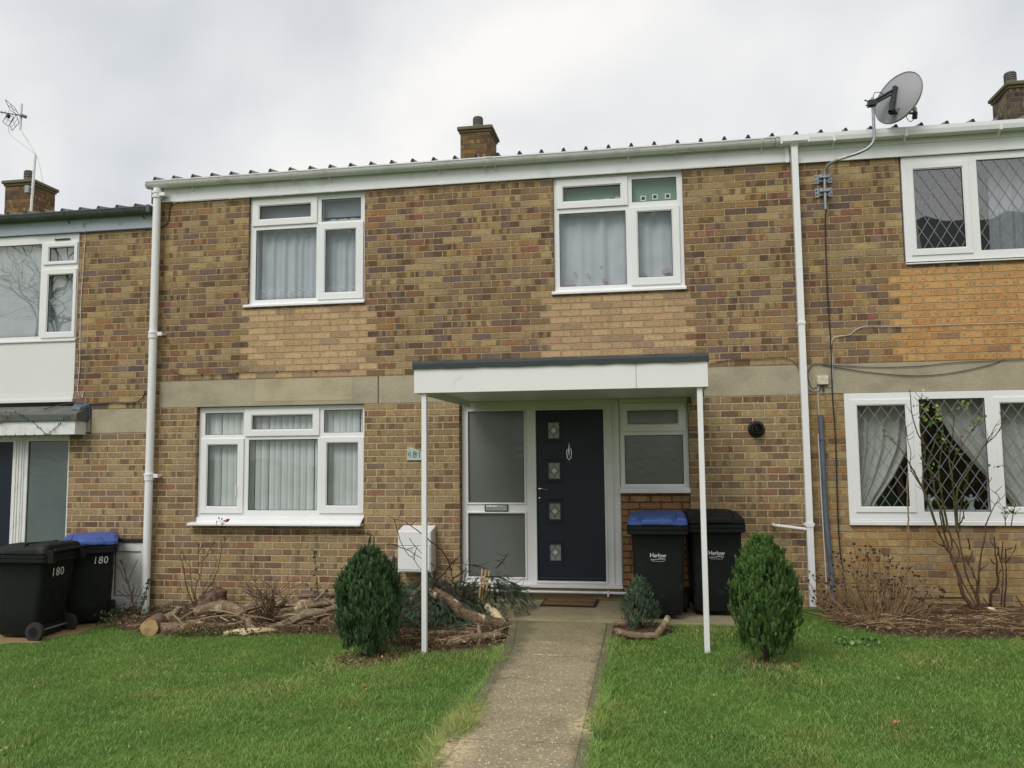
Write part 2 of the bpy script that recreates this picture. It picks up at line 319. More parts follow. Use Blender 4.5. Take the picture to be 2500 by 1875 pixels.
# ------------------------------------------------------------------ mesh builder
ORG = {}
class MB:
    def __init__(s): s.v = []; s.f = []; s.m = []
    def add(s, vs, fs, m=0):
        o = len(s.v); s.v += [tuple(q) for q in vs]; s.f += [tuple(i+o for i in q) for q in fs]; s.m += [m]*len(fs); return s
    def box(s, x0, x1, y0, y1, z0, z1, m=0):
        return s.add([(x0,y0,z0),(x1,y0,z0),(x1,y1,z0),(x0,y1,z0),(x0,y0,z1),(x1,y0,z1),(x1,y1,z1),(x0,y1,z1)],
                     [(0,3,2,1),(4,5,6,7),(0,1,5,4),(1,2,6,5),(2,3,7,6),(3,0,4,7)], m)
    def plate(s, o, holes, y0, y1, m=0, mf=None):
        """upright slab in the x/z plane with rectangular holes; o and holes are (x0,x1,z0,z1)"""
        xs = sorted({round(q, 5) for q in [o[0], o[1]] + [min(max(h[i], o[0]), o[1]) for h in holes for i in (0, 1)]})
        zs = sorted({round(q, 5) for q in [o[2], o[3]] + [min(max(h[i], o[2]), o[3]) for h in holes for i in (2, 3)]})
        nx, nz = len(xs)-1, len(zs)-1
        def solid(i, k):
            if not (0 <= i < nx and 0 <= k < nz): return False
            cx, cz = (xs[i]+xs[i+1])/2, (zs[k]+zs[k+1])/2
            return not any(h[0] < cx < h[1] and h[2] < cz < h[3] for h in holes)
        idx = {}; vs = []; fs = []
        def vert(i, k, b):
            if (i, k, b) not in idx: idx[(i, k, b)] = len(vs); vs.append((xs[i], y1 if b else y0, zs[k]))
            return idx[(i, k, b)]
        for i in range(nx):
            for k in range(nz):
                if not solid(i, k): continue
                fs.append((vert(i,k,0), vert(i+1,k,0), vert(i+1,k+1,0), vert(i,k+1,0)))
                fs.append((vert(i,k,1), vert(i,k+1,1), vert(i+1,k+1,1), vert(i+1,k,1)))
                if not solid(i-1,k): fs.append((vert(i,k,0), vert(i,k+1,0), vert(i,k+1,1), vert(i,k,1)))
                if not solid(i+1,k): fs.append((vert(i+1,k,0), vert(i+1,k,1), vert(i+1,k+1,1), vert(i+1,k+1,0)))
                if not solid(i,k-1): fs.append((vert(i,k,0), vert(i,k,1), vert(i+1,k,1), vert(i+1,k,0)))
                if not solid(i,k+1): fs.append((vert(i,k+1,0), vert(i+1,k+1,0), vert(i+1,k+1,1), vert(i,k+1,1)))
        return s.add(vs, fs, m)
    def tube(s, pts, rad, n=8, m=0, cap=True, mcap=None, flat=1., lump=0):
        pts = [Vector(p) for p in pts]; k = len(pts)
        rads = [rad]*k if isinstance(rad, (int, float)) else ([rad[0]+(rad[1]-rad[0])*i/(k-1) for i in range(k)] if len(rad) == 2 and k != 2 else list(rad))
        t0 = (pts[1]-pts[0]).normalized(); up = Vector((0,0,1)) if abs(t0.z) < .9 else Vector((0,1,0))
        a = t0.cross(up).normalized(); vs = []; fs = []
        for i, p in enumerate(pts):
            t = (pts[min(i+1, k-1)]-pts[max(i-1, 0)])
            t = t.normalized() if t.length > 1e-9 else t0
            a = (a - t*a.dot(t)); a = a.normalized() if a.length > 1e-6 else t.orthogonal().normalized(); b = t.cross(a)
            for j in range(n):
                th = 2*math.pi*j/n; q = rads[i]*(1+lump*(mnoise.noise(p*9+Vector((math.cos(th), math.sin(th), 0))*1.3)))
                vs.append(p + a*math.cos(th)*q + b*math.sin(th)*q*flat)
        for i in range(k-1):
            for j in range(n): fs.append((i*n+j, i*n+(j+1)%n, (i+1)*n+(j+1)%n, (i+1)*n+j))
        s.add(vs, fs, m)
        if cap:
            o = len(s.v)-len(vs)
            s.f += [tuple(o+j for j in reversed(range(n))), tuple(o+(k-1)*n+j for j in range(n))]; s.m += [m if mcap is None else mcap]*2
        return s
    def lathe(s, prof, c, axis='z', n=20, m=0):
        """prof: (radius, height) list"""
        vs = []; fs = []; k = len(prof)
        for (q, h) in prof:
            for j in range(n):
                th = 2*math.pi*j/n; x, y = q*math.cos(th), q*math.sin(th)
                p = (x, y, h) if axis == 'z' else ((x, h, y) if axis == 'y' else (h, x, y))
                vs.append((c[0]+p[0], c[1]+p[1], c[2]+p[2]))
        for i in range(k-1):
            for j in range(n): fs.append((i*n+j, i*n+(j+1)%n, (i+1)*n+(j+1)%n, (i+1)*n+j))
        return s.add(vs, fs, m)
    def extrude(s, poly, x0, x1, m=0, cap=True, mcap=None):
        """poly of (y,z) extruded along x"""
        k = len(poly); vs = [(x0, y, z) for y, z in poly] + [(x1, y, z) for y, z in poly]
        s.add(vs, [(j, (j+1)%k, k+(j+1)%k, k+j) for j in range(k)], m)
        if cap:
            o = len(s.v)-2*k; s.f += [tuple(o+j for j in reversed(range(k))), tuple(o+k+j for j in range(k))]; s.m += [m if mcap is None else mcap]*2
        return s
    def loft(s, rings, m=0, cap=True):
        n = len(rings[0]); o = len(s.v); s.v += [tuple(p) for rg in rings for p in rg]
        for i in range(len(rings)-1):
            for j in range(n): s.f.append((o+i*n+j, o+i*n+(j+1)%n, o+(i+1)*n+(j+1)%n, o+(i+1)*n+j)); s.m.append(m)
        if cap: s.f += [tuple(o+j for j in reversed(range(n))), tuple(o+(len(rings)-1)*n+j for j in range(n))]; s.m += [m]*2
        return s
    def text(s, txt, size, fn, m=0, shear=0, ext=.001, align='CENTER', spacing=1., bold=0):
        cu = bpy.data.curves.new('t', 'FONT'); cu.body = txt; cu.size = size; cu.extrude = ext; cu.shear = shear; cu.align_x = align; cu.align_y = 'CENTER'; cu.space_character = spacing; cu.resolution_u = 2; cu.offset = bold
        ob = bpy.data.objects.new('t', cu); me = bpy.data.meshes.new_from_object(ob)
        s.add([fn(v.co) for v in me.vertices], [tuple(p.vertices) for p in me.polygons], m)
        bpy.data.objects.remove(ob); bpy.data.curves.remove(cu); bpy.data.meshes.remove(me); return s
    def build(s, name, mats, parent=None, org=(0,0,0), bevel=0, smooth=False, fix=True):
        if parent is not None: org = ORG[parent.name]
        me = bpy.data.meshes.new(name); me.from_pydata([(v[0]-org[0], v[1]-org[1], v[2]-org[2]) for v in s.v], [], s.f)
        mats = mats if isinstance(mats, (list, tuple)) else [mats]
        for q in mats: me.materials.append(M[q])
        me.polygons.foreach_set('material_index', s.m); 
        if fix:
            import bmesh
            bm = bmesh.new(); bm.from_mesh(me); bmesh.ops.recalc_face_normals(bm, faces=bm.faces); bm.to_mesh(me); bm.free()
        if smooth: me.shade_smooth()
        me.update(); o = bpy.data.objects.new(name, me); C.objects.link(o)
        if parent is not None: o.parent = parent
        else: o.location = org
        ORG[o.name] = org
        if smooth:
            try: me.set_sharp_from_angle(angle=R(42))
            except Exception: pass
        if bevel:
            b = o.modifiers.new('bevel', 'BEVEL'); b.width = bevel; b.segments = 2; b.limit_method = 'ANGLE'; b.angle_limit = R(40)
        return o
def tag(o, label, cat, group=None, kind=None):
    o['label'] = label
    if cat: o['category'] = cat
    if group: o['group'] = group
    if kind: o['kind'] = kind
    return o
def thing(name, label, cat, loc=(0,0,0), group=None):
    o = bpy.data.objects.new(name, None); C.objects.link(o); o.location = loc; o.empty_display_size = .1; ORG[o.name] = tuple(loc)
    return tag(o, label, cat, group)
def copy_tree(o, parent=None):
    c = o.copy(); C.objects.link(c); c.parent = parent
    for ch in list(o.children): copy_tree(ch, c)
    return c
def npmesh(name, V_, F_, mats, col=None, parent=None, org=(0,0,0), smooth=False):
    """V_ (n,3) array, F_ (k,m) array of equal size faces (a triangle in a quad repeats nothing: use separate call)"""
    if parent is not None: org = ORG[parent.name]
    me = bpy.data.meshes.new(name); V_ = np.asarray(V_, np.float32) - np.array(org, np.float32)
    Fs = F_ if isinstance(F_, list) else [F_]
    tot = sum(q.size for q in Fs); cnt = sum(len(q) for q in Fs)
    me.vertices.add(len(V_)); me.vertices.foreach_set('co', V_.ravel())
    me.loops.add(tot); me.loops.foreach_set('vertex_index', np.concatenate([q.ravel() for q in Fs]).astype(np.int32))
    me.polygons.add(cnt); sz = np.concatenate([np.full(len(q), q.shape[1]) for q in Fs]); st = np.concatenate([[0], np.cumsum(sz)[:-1]])
    me.polygons.foreach_set('loop_start', st.astype(np.int32)); me.polygons.foreach_set('loop_total', sz.astype(np.int32))
    me.update(calc_edges=True)
    if col is not None:
        at = me.color_attributes.new('Col', 'FLOAT_COLOR', 'POINT'); c4 = np.ones((len(V_), 4), np.float32); c4[:, :3] = col; at.data.foreach_set('color', c4.ravel())
    for q in (mats if isinstance(mats, (list, tuple)) else [mats]): me.materials.append(M[q])
    o = bpy.data.objects.new(name, me); C.objects.link(o)
    if parent is not None: o.parent = parent
    else: o.location = org
    ORG[o.name] = org
    return o
def gz(x):
    return np.interp(x, [-40, -12, -5.8, -1.88, .5, 40], [-.34, -.32, -.28, -.08, -.01, -.01])
def inpoly(x, y, poly):
    x = np.asarray(x, float); y = np.asarray(y, float); c = np.zeros(x.shape, bool); n = len(poly)
    for i in range(n):
        (x1, y1), (x2, y2) = poly[i], poly[(i+1) % n]
        c ^= ((y1 > y) != (y2 > y)) & (x < (x2-x1)*(y-y1)/((y2-y1) if y2 != y1 else 1e-9) + x1)
    return c
# ================================================================== SETTING
BED_L = [(-5.82,0),(-5.86,-.55),(-5.58,-.80),(-5.04,-1.08),(-4.5,-1.22),(-4.08,-1.27),(-3.6,-1.27),(-3.12,-1.28),(-2.80,-1.50),(-2.5,-1.72),(-2.2,-1.86),(-1.98,-2.08),(-1.75,-2.10),(-1.45,-1.98),(-1.25,-1.85),(-1.225,-1.75),(-1.335,-1.07),(-1.72,-1.07),(-1.72,0)]
BED_R = [(1.72,0),(1.66,-.55),(1.72,-1.0),(2.0,-1.30),(2.28,-1.42),(2.7,-1.36),(3.1,-1.30),(4.0,-1.2),(6.5,-1.2),(6.5,0)]
BED_C = [(-.335,-1.07),(.16,-1.07),(.20,-1.3),(.02,-1.62),(-.2,-1.70),(-.335,-1.6)]
PATH = [(-1.335,-1.07),(-1.21,-1.9),(-1.175,-2.2),(-1.13,-3.0),(-1.10,-4.7),(-1.09,-12),(-.33,-12),(-.34,-4.6),(-.335,-1.07)]
SLAB = [(-1.72,0),(-1.72,-1.07),(.98,-1.07),(1.02,0)]
LEFTPAVE = [(-14,0),(-14,-1.62),(-6.5,-1.52),(-6.1,-1.47),(-6.02,-1.0),(-5.9,-.6),(-5.84,0)]
def smooth_sheet(name, poly, mat, z, dz=.004, res=.05, amp=0., edge=.04, kind='structure', jit=.03):
    """a ground-following sheet clipped to a polygon, edge rounded down to the ground"""
    xs = np.arange(min(p[0] for p in poly)-res, max(p[0] for p in poly)+res*2, res); ys = np.arange(min(p[1] for p in poly)-res, min(max(p[1] for p in poly), 0)+res*.5, res)
    X, Y = np.meshgrid(xs, ys); Y = np.minimum(Y, -.001)
    ins = inpoly(X, Y, poly)
    dist = np.zeros(X.shape); cur = ins.copy()
    for k in range(6):
        dist += cur; nn = cur.copy(); nn[1:] &= cur[:-1]; nn[:-1] &= cur[1:]; nn[:, 1:] &= cur[:, :-1]; nn[:, :-1] &= cur[:, 1:]; nn[-1] = cur[-1]; cur = nn
    Z = gz(X) + dz - .03 + np.minimum(dist, 3)/3*.03*(dist > 0)
    if amp:
        nz = np.array([mnoise.fractal(Vector((a*3.1, b*3.1, 0)), .8, 2.1, 5) for a, b in zip(X.ravel(), Y.ravel())]).reshape(X.shape)
        Z = Z + np.minimum(dist, 4)/4*(amp*.55 + amp*nz)
    V_ = np.stack([X.ravel(), Y.ravel(), Z.ravel()], 1); nx = X.shape[1]
    i, j = np.meshgrid(np.arange(X.shape[0]-1), np.arange(nx-1), indexing='ij')
    keep = (ins[:-1, :-1] | ins[1:, :-1] | ins[:-1, 1:] | ins[1:, 1:])
    b = (i*nx+j)[keep]; F_ = np.stack([b, b+1, b+nx+1, b+nx], 1)
    o = npmesh(name, V_, F_, mat); o['kind'] = kind; o.data.shade_smooth(); return o
# ground sheet (dark earth and turf roots under the grass) reaching the horizon
t = NT('turf'); p = t.pos()
c = t.ramp(t.noise(p, 1.2, 4, .6), [(.3, srgb(58,86,36)), (.5, srgb(72,102,42)), (.7, srgb(96,116,54))]); c = t.mix(t.noise(p, 45, 3, .7).step(.45, .7)*.6, c, srgb(70,66,38))
t.set(c, .95, spec=.1); t.bump(t.noise(p, 60, 3), .01); M['turf'] = t.m
xs = [-300,-60,-30,-20,-14,-12,-10,-8,-7,-6.4,-5.8,-5,-4,-3,-2.5,-1.88,-1,-.3,.5,1.5,3,6,12,30,60,300]; ys = [-300,-80,-30,-12,-9,-7,-5,-4,-3,-2,-1,0,3,12,60,300]
vs = [(x, y, float(gz(x))-.006 - (0.0 if abs(y) < 300 else 0)) for y in ys for x in xs]; n = len(xs)
mb = MB(); mb.add(vs, [(j*n+i, j*n+i+1, (j+1)*n+i+1, (j+1)*n+i) for j in range(len(ys)-1) for i in range(n-1)])
g = mb.build('ground', 'turf'); g['kind'] = 'structure'
def soilmat():
    t = NT('soil'); p = t.pos()
    c = t.ramp(t.noise(p, 26, 5, .75), [(.3, srgb(62,52,40)), (.5, srgb(92,78,60)), (.68, srgb(126,108,84))]); c = t.mix(t.noise(p, 4, 3, .6).step(.5, .7)*.5, c, srgb(84,84,50))
    t.set(c, .98, spec=.1); t.bump(t.noise(p, 50, 4, .8), .03); M['soil'] = t.m
soilmat()
smooth_sheet('flower_bed', BED_L, 'soil', 0, .016, amp=.05)
smooth_sheet('flower_bed', BED_R, 'soil', 0, .016, amp=.045)
smooth_sheet('flower_bed', BED_C, 'soil', 0, .016, amp=.03)
# concrete slab in front of the door, garden path with borders and joints, left neighbour's paving
mb = MB()
mb.box(-1.72, .98, -1.066, -.001, -.12, 0.0); s_ = mb.build('doorstep_slab', 'slab', bevel=.006); s_['kind'] = 'structure'
mb = MB()
def slabpath(y0, y1, mb):
    xl = lambda y: float(np.interp(-y, [1, 1.9, 2.2, 3.0, 4.7, 12], [-1.335, -1.225, -1.19, -1.16, -1.135, -1.13]))
    L0, L1 = xl(y0), xl(y1); z = -.012
    gp = .0015 if y0 > -2.1 else 0.
    for (a0, a1, b0, b1, m, dz) in ((L0, L1, L0+.075, L1+.075, 1, -.002), (L0+.075+gp, L1+.075+gp, -.400-gp, -.400-gp, 0, 0), (-.400+gp, -.400+gp, -.335, -.335, 1, -.003)):
        mb.add([(a0,y0,z+dz),(b0,y0,z+dz),(b1,y1,z+dz),(a1,y1,z+dz),(a0,y0,-.2),(b0,y0,-.2),(b1,y1,-.2),(a1,y1,-.2)],
               [(0,1,2,3),(4,7,6,5),(0,4,5,1),(1,5,6,2),(2,6,7,3),(3,7,4,0)], m)
yy = [-1.072, -1.62, -2.14, -3.0, -4.3, -6.5, -8.7, -11.5]
for i in range(7): slabpath(yy[i] - (.006 if i in (2, 4, 5, 6) else 0), yy[i+1] + (.006 if i+1 in (2, 4, 5, 6) else 0), mb)
o = mb.build('garden_path', ['path', 'pathedge'], bevel=.004); o['kind'] = 'structure'
smooth_sheet('paving', LEFTPAVE, 'paving', 0, .01, res=.1)
mb = MB(); vs = [(1.04,-.02),(1.03,-.62),(1.2,-.85),(1.5,-.80),(1.72,-.55),(1.78,-.02)]
mb.loft([[(x, y, -.1) for x, y in vs], [(x, y, -.012-.02*(y < -.5)) for x, y in vs]]); o = mb.build('drain_surround', 'rough', bevel=.01); o['kind'] = 'structure'

# ================================================================== HOUSES
def frame(parent, name, outer, holes, y, d=.065, mat='upvc', label=None):
    mb = MB(); mb.plate(outer, holes, y, y+d); o = mb.build(name, mat, parent, bevel=.004)
    if label: o['label'] = label
    return o
def exp(r_, k): return (r_[0]-k, r_[1]+k, r_[2]-k, r_[3]+k)
def pane(parent, g, y, mat='glass', lead=None, name='pane'):
    mb = MB(); e_ = exp(g, .008); mb.box(e_[0], e_[1], y+.012, y+.018, e_[2], e_[3], 0)
    mb.plate(exp(g, .004), [exp(g, -.005)], y+.004, y+.0115, 1)
    o = mb.build(name, [mat, 'gasket'], parent, fix=True)
    if lead:
        w, h = lead; mb = MB(); x0, x1, z0, z1 = g; cx = (x0+x1)/2
        def line(dx):
            s0 = -int((x1-x0 + (z1-z0)*w/h)/w) - 2
            for k in range(s0, -s0):
                # line: x = cx + k*w + dx*(z-zc)*w/h
                zc = z0 + .4*h; pts = []
                xa = lambda z: cx + k*w + dx*(z-zc)*w/h
                za = lambda x: zc + (x-cx-k*w)*h/w/dx
                c = []
                for z in (z0, z1):
                    if x0 <= xa(z) <= x1: c.append((xa(z), z))
                for x in (x0, x1):
                    if z0 < za(x) < z1: c.append((x, za(x)))
                if len(c) >= 2:
                    (ax, az), (bx, bz) = c[0], c[1]; L_ = math.hypot(bx-ax, bz-az)
                    if L_ < .01: continue
                    px, pz = -(bz-az)/L_*.0033, (bx-ax)/L_*.0033
                    ya, yb = y+.008 + (.001 if dx > 0 else 0), y+.0118
                    mb.add([(ax-px,ya,az-pz),(bx-px,ya,bz-pz),(bx+px,ya,bz+pz),(ax+px,ya,az+pz),(ax-px,yb,az-pz),(bx-px,yb,bz-pz),(bx+px,yb,bz+pz),(ax+px,yb,az+pz)],
                           [(0,1,2,3),(4,7,6,5),(0,4,5,1),(1,5,6,2),(2,6,7,3),(3,7,4,0)])
        line(1); line(-1)
        mb.build('lead_lattice', 'lead', parent)
    return o
def window(house, y, outer, fixed=(), sashes=(), sill=None, lead=None, fmat='upvc', name='window', proud=.018, panemats=None):
    holes = [q for q in fixed] + [exp(s[1], .012) for s in sashes]
    fr = frame(house, name, outer, holes, y, mat=fmat)
    k = 0
    for q in fixed:
        pane(fr, q, y+.004, (panemats or {}).get(k, 'glass'), lead); k += 1
    for so_, sg in sashes:
        mb = MB(); mb.plate(so_, [sg], y-proud, y-.001)
        # glazing bead, slightly recessed
        mb.plate(exp(sg, .0), [exp(sg, -.010)], y-proud+.008, y-.001)
        mb.build('sash', fmat, fr, bevel=.004)
        pane(fr, exp(sg, -.010), y-.006, (panemats or {}).get(k, 'glass'), lead); k += 1
    if sill:
        x0, x1, z0, z1, yf = sill; mb = MB(); mb.extrude([(yf, z0), (y+.02, z0), (y+.02, z1+.03), (y-.005, z1+.028), (yf, z1)], x0, x1); mb.build('sill', fmat, fr, bevel=.003)
    return fr
# --- the main house
H = thing('terraced_house', 'two-storey brown brick house in the middle with white fascia and white framed windows', 'house', (-2.1, 4, 0))
GWH = (-5.262,-3.18,.815,2.2); W1H = (-4.645,-3.19,3.36,4.8); W2H = (-.975,.462,3.36,4.8); DH = (-2.068,.452,-.4,2.2)
mb = MB()
mb.plate((-5.80,1.628,2.484,4.92), [W1H, W2H], 0, .11, 0)
mb.plate((-5.80,1.628,-.5,2.165), [GWH, DH], 0, .11, 1)
mb.box(-.282, .452, .085, .16, -.3, 1.135, 2)                       # red brick panel below the small window
mb.box(-5.80, 1.628, 7.9, 8.0, -.5, 4.92, 1); mb.box(-5.80, -5.70, .11, 7.9, -.5, 4.92, 1); mb.box(1.53, 1.628, .11, 7.9, -.5, 4.92, 1)
mb.build('wall', ['br_up', 'br_lo', 'br_red'], H)
mb = MB(); mb.box(-5.69, 1.52, .12, 7.88, 2.2, 2.45, 0); mb.box(-5.69, 1.52, 1.9, 1.95, -.4, 4.9, 0); mb.box(-5.69, 1.52, .17, 7.8, -.45, -.02, 1)
mb.box(-2.6, -2.55, .12, 1.9, -.01, 4.85); mb.box(-5.69, 1.52, .12, 7.88, 4.86, 4.9)
mb.build('interior', ['dark', 'darkfloor'], H)
mb = MB()
for a, b in ((-5.752,-3.022),(-3.010,.612),(.622,1.628)): mb.box(a, b, -.004, .11, 2.168, 2.480)
mb.box(-4.52,-3.33,-.006,-.0045,2.215,2.476,1)
mb.build('lintel', ['lintel', 'lintelp'], H, bevel=.006)
mb = MB(); mb.box(-5.80, -5.756, 0, .11, 2.165, 2.484, 0); mb.build('brick_pier', 'br_lo', H)
mb = MB(); mb.box(-2.07, -.285, .05, .16, -.06, .118); mb.build('door_plinth', 'plinth', H, bevel=.008)
# fascia, soffit, gutters and roof
def clip(mb, x, sq=False, dy=0, z=4.84, m=0):
    if sq:
        mb.box(x-.012, x+.012, -.162+dy, -.03+dy, z-.012, z+.082, m); mb.tube([(x, -.14+dy, z-.008), (x, -.07+dy, z-.055), (x, -.04+dy, z-.06)], .007, 6, m)
    else:
        mb.tube([(x, -.085+dy+.066*math.cos(t_), z+.074+.066*math.sin(t_)) for t_ in np.linspace(math.pi, 2*math.pi, 9)], .008, 6, m); mb.tube([(x, -.09+dy, z+.004), (x, -.034+dy, z-.048)], .007, 6, m)
def halfgutter(mb, x0, x1, z=4.915, m=0, rr=.060, yc=-.088):
    po = [(yc+rr*math.cos(t_), z-.002+rr*1.2*math.sin(t_)) for t_ in np.linspace(math.pi, 2*math.pi, 13)]
    pi_ = [(yc+(rr-.006)*math.cos(t_), z-.002+(rr*1.2-.006)*math.sin(t_)) for t_ in np.linspace(2*math.pi, math.pi, 13)]
    lip = [(yc-rr-.006, z-.01), (yc-rr-.006, z+.004), (yc-rr+.006, z+.004)]
    mb.extrude(po + [(yc+rr, z)] + pi_ + [lip[2], lip[1], lip[0]], x0, x1, m)
mb = MB(); mb.box(-5.86, 1.60, -.028, 0.0-.001, 4.682, 4.93); mb.build('fascia', 'fascia', H, bevel=.003)
mb = MB(); mb.box(1.545, 1.585, -.05, -.0285, 4.665, 4.84); mb.build('fascia_joint_cover', 'upvc', H, bevel=.002)
gt = MB(); halfgutter(gt, -5.925, 1.40)
gt.extrude([(-.02,4.92),(-.15,4.92),(-.154,4.88),(-.14,4.845),(-.088,4.836),(-.03,4.85)], -5.93, -5.918)
for x in (-5.35, -4.05, -3.6, -2.28, -1.74, -1.62, -.12, .40, 1.30): clip(gt, x)
for x in (-5.55, -4.02, -1.70, .36, 1.38):
    halfgutter(gt, x-.05, x+.05, 4.917, rr=.065, yc=-.088)
halfgutter(gt, 1.40, 1.50, 4.913, rr=.052); halfgutter(gt, 1.44, 1.48, 4.917, rr=.066)
gt.build('gutter', 'upvc_dull', H)
RIBX0 = -5.849; PITCH = math.tan(R(11))
def roof(house, x0, x1, dz=0, name='roof', y0=-.075, y1=4.2):
    mb = MB(); prof = []; z0 = 4.93+dz
    ks = [k for k in range(-60, 60) if x0+.04 < RIBX0+.2505*k < x1-.04]
    prof.append((x0, 0)); tri = []
    for k in ks:
        c = RIBX0+.2505*k; prof += [(c-.034, 0), (c-.011, .058), (c, .064), (c+.011, .058), (c+.034, 0)]; tri.append(c)
    prof.append((x1, 0)); n = len(prof); vs = []
    for (yy_, zz) in ((y0, 0), (y1, (y1-y0)*PITCH), (8.4, (y1-y0)*PITCH-(8.4-y1)*PITCH)):
        vs += [(x, yy_, z0+zz+h) for x, h in prof]
    fs = [(i*n+j, i*n+j+1, (i+1)*n+j+1, (i+1)*n+j) for i in range(2) for j in range(n-1)]
    mb.add(vs, fs, 0)
    mb.add([(x, y0, z0-.012+h*0) for x, h in prof] + [(x, y0, z0+h) for x, h in prof], [(j, j+1, n+j+1, n+j) for j in range(n-1)], 1)   # edge
    for c in tri:      # dark filler closing each rib a little behind the sheet's edge
        vs = [(c-.034, y0-.001, z0-.012), (c+.034, y0-.001, z0-.012), (c+.034, y0-.001, z0+.002), (c+.012, y0-.001, z0+.054), (c, y0-.001, z0+.060), (c-.012, y0-.001, z0+.054), (c-.034, y0-.001, z0+.002)]
        mb.add(vs + [(a, b+.05, c_) for a, b, c_ in vs], [tuple(range(7))] + [(i, (i+1)%7, 7+(i+1)%7, 7+i) for i in range(7)], 1)
    mb.add([(x0, y0, z0-.02), (x1, y0, z0-.02), (x1, 8.4, z0-.02), (x0, 8.4, z0-.02)], [(0,1,2,3)], 1)
    return mb.build(name, ['roof', 'foam'], house, fix=False)
roof(H, -5.92, 1.612)
mb = MB(); mb.extrude([(-.10,4.915),(3.9,4.915+4*PITCH),(3.9,4.80),(-.02,4.80)], -5.90, -5.866); mb.box(-5.895, -5.868, -.06, -.03, 4.66, 4.92); mb.build('verge_board', 'foam', H)
# windows
w1 = window(H, .04, (-4.642,-3.196,3.362,4.72), [(-3.741,-3.254,4.341,4.611), (-4.566,-3.803,3.432,4.281)],
       [((-4.611,-3.792,4.330,4.650), (-4.532,-3.865,4.403,4.580)), ((-3.777,-3.215,3.404,4.318), (-3.696,-3.303,3.477,4.241))], (-4.69,-3.185,3.338,3.362,-.03))
w2 = window(H, .03, (-.972,.459,3.362,4.72), [(-.093,.394,4.351,4.612), (-.910,-.168,3.431,4.265)],
       [((-.938,-.140,4.320,4.650), (-.870,-.211,4.394,4.572)), ((-.117,.415,3.412,4.290), (-.046,.343,3.487,4.240))], (-1.0,.47,3.338,3.362,-.03))
gw = window(H, .055, (-5.258,-3.184,.85,2.163), [(-5.180,-4.694,1.835,2.095), (-3.690,-3.222,1.841,2.105), (-4.619,-3.766,.948,1.771)],
       [((-4.663,-3.742,1.812,2.128), (-4.587,-3.819,1.881,2.062)), ((-5.222,-4.676,.915,1.790), (-5.144,-4.749,.987,1.722)), ((-3.738,-3.198,.918,1.792), (-3.654,-3.265,.996,1.729))], None)
mb = MB(); mb.extrude([(-.10,.782),(.03,.782),(.03,.872),(.052,.872),(.052,.85),(.05,.822),(-.10,.806)], -5.30, -3.19); mb.build('sill', 'upvc', gw, bevel=.004)
mb = MB(); mb.tube([(-4.755,.035,1.10),(-4.755,.02,1.12),(-4.755,.02,1.24)], .006); mb.build('handle', 'upvc', w1)
# entrance: one white frame with a two-pane sidelight and the door
ent = frame(H, 'door_frame', (-2.062,-.283,.120,2.178), [(-1.987,-1.348,1.035,2.057), (-1.990,-1.346,.220,.917), (-1.214,-.462,.185,2.058)], .10, .07)
pane(ent, (-1.987,-1.348,1.035,2.057), .105, 'frost'); pane(ent, (-1.990,-1.346,.220,.917), .105, 'frost')
mb = MB(); mb.plate((-2.008,-1.328,.200,.937), [(-1.990,-1.346,.220,.917)], .088, .0995); mb.plate((-2.005,-1.330,1.017,2.075), [(-1.987,-1.348,1.035,2.057)], .088, .0995)
mb.plate((-1.232,-.444,.165,2.076), [(-1.214,-.462,.185,2.058)], .084, .0995); mb.build('bead', 'upvc', ent, bevel=.004)
mb = MB(); mb.box(-2.062, -.283, .035, .0995, .120, .152); mb.box(-.385, -.370, .085, .0995, .165, 2.10); mb.box(-.33, -.292, .07, .0995, .153, 2.15); mb.build('threshold', 'upvc', ent, bevel=.003)
mb = MB(); mb.plate((-1.800,-1.536,.937,1.014), [(-1.788,-1.548,.949,1.002)], .083, .0995, 0); mb.box(-1.790,-1.546,.088,.0995,.947,1.004, 1); mb.box(-1.785,-1.551,.080,.087,.985,1.001, 1); mb.build('letter_plate', ['dkmetal', 'chrome'], ent, bevel=.002)
door = MB(); door.plate((-1.212,-.464,.187,2.056), [(-1.08,-.955,z, z+.177) for z in (1.742, 1.296, .851, .403)], .115, .155); DR = door.build('door', 'navy', H, bevel=.003)
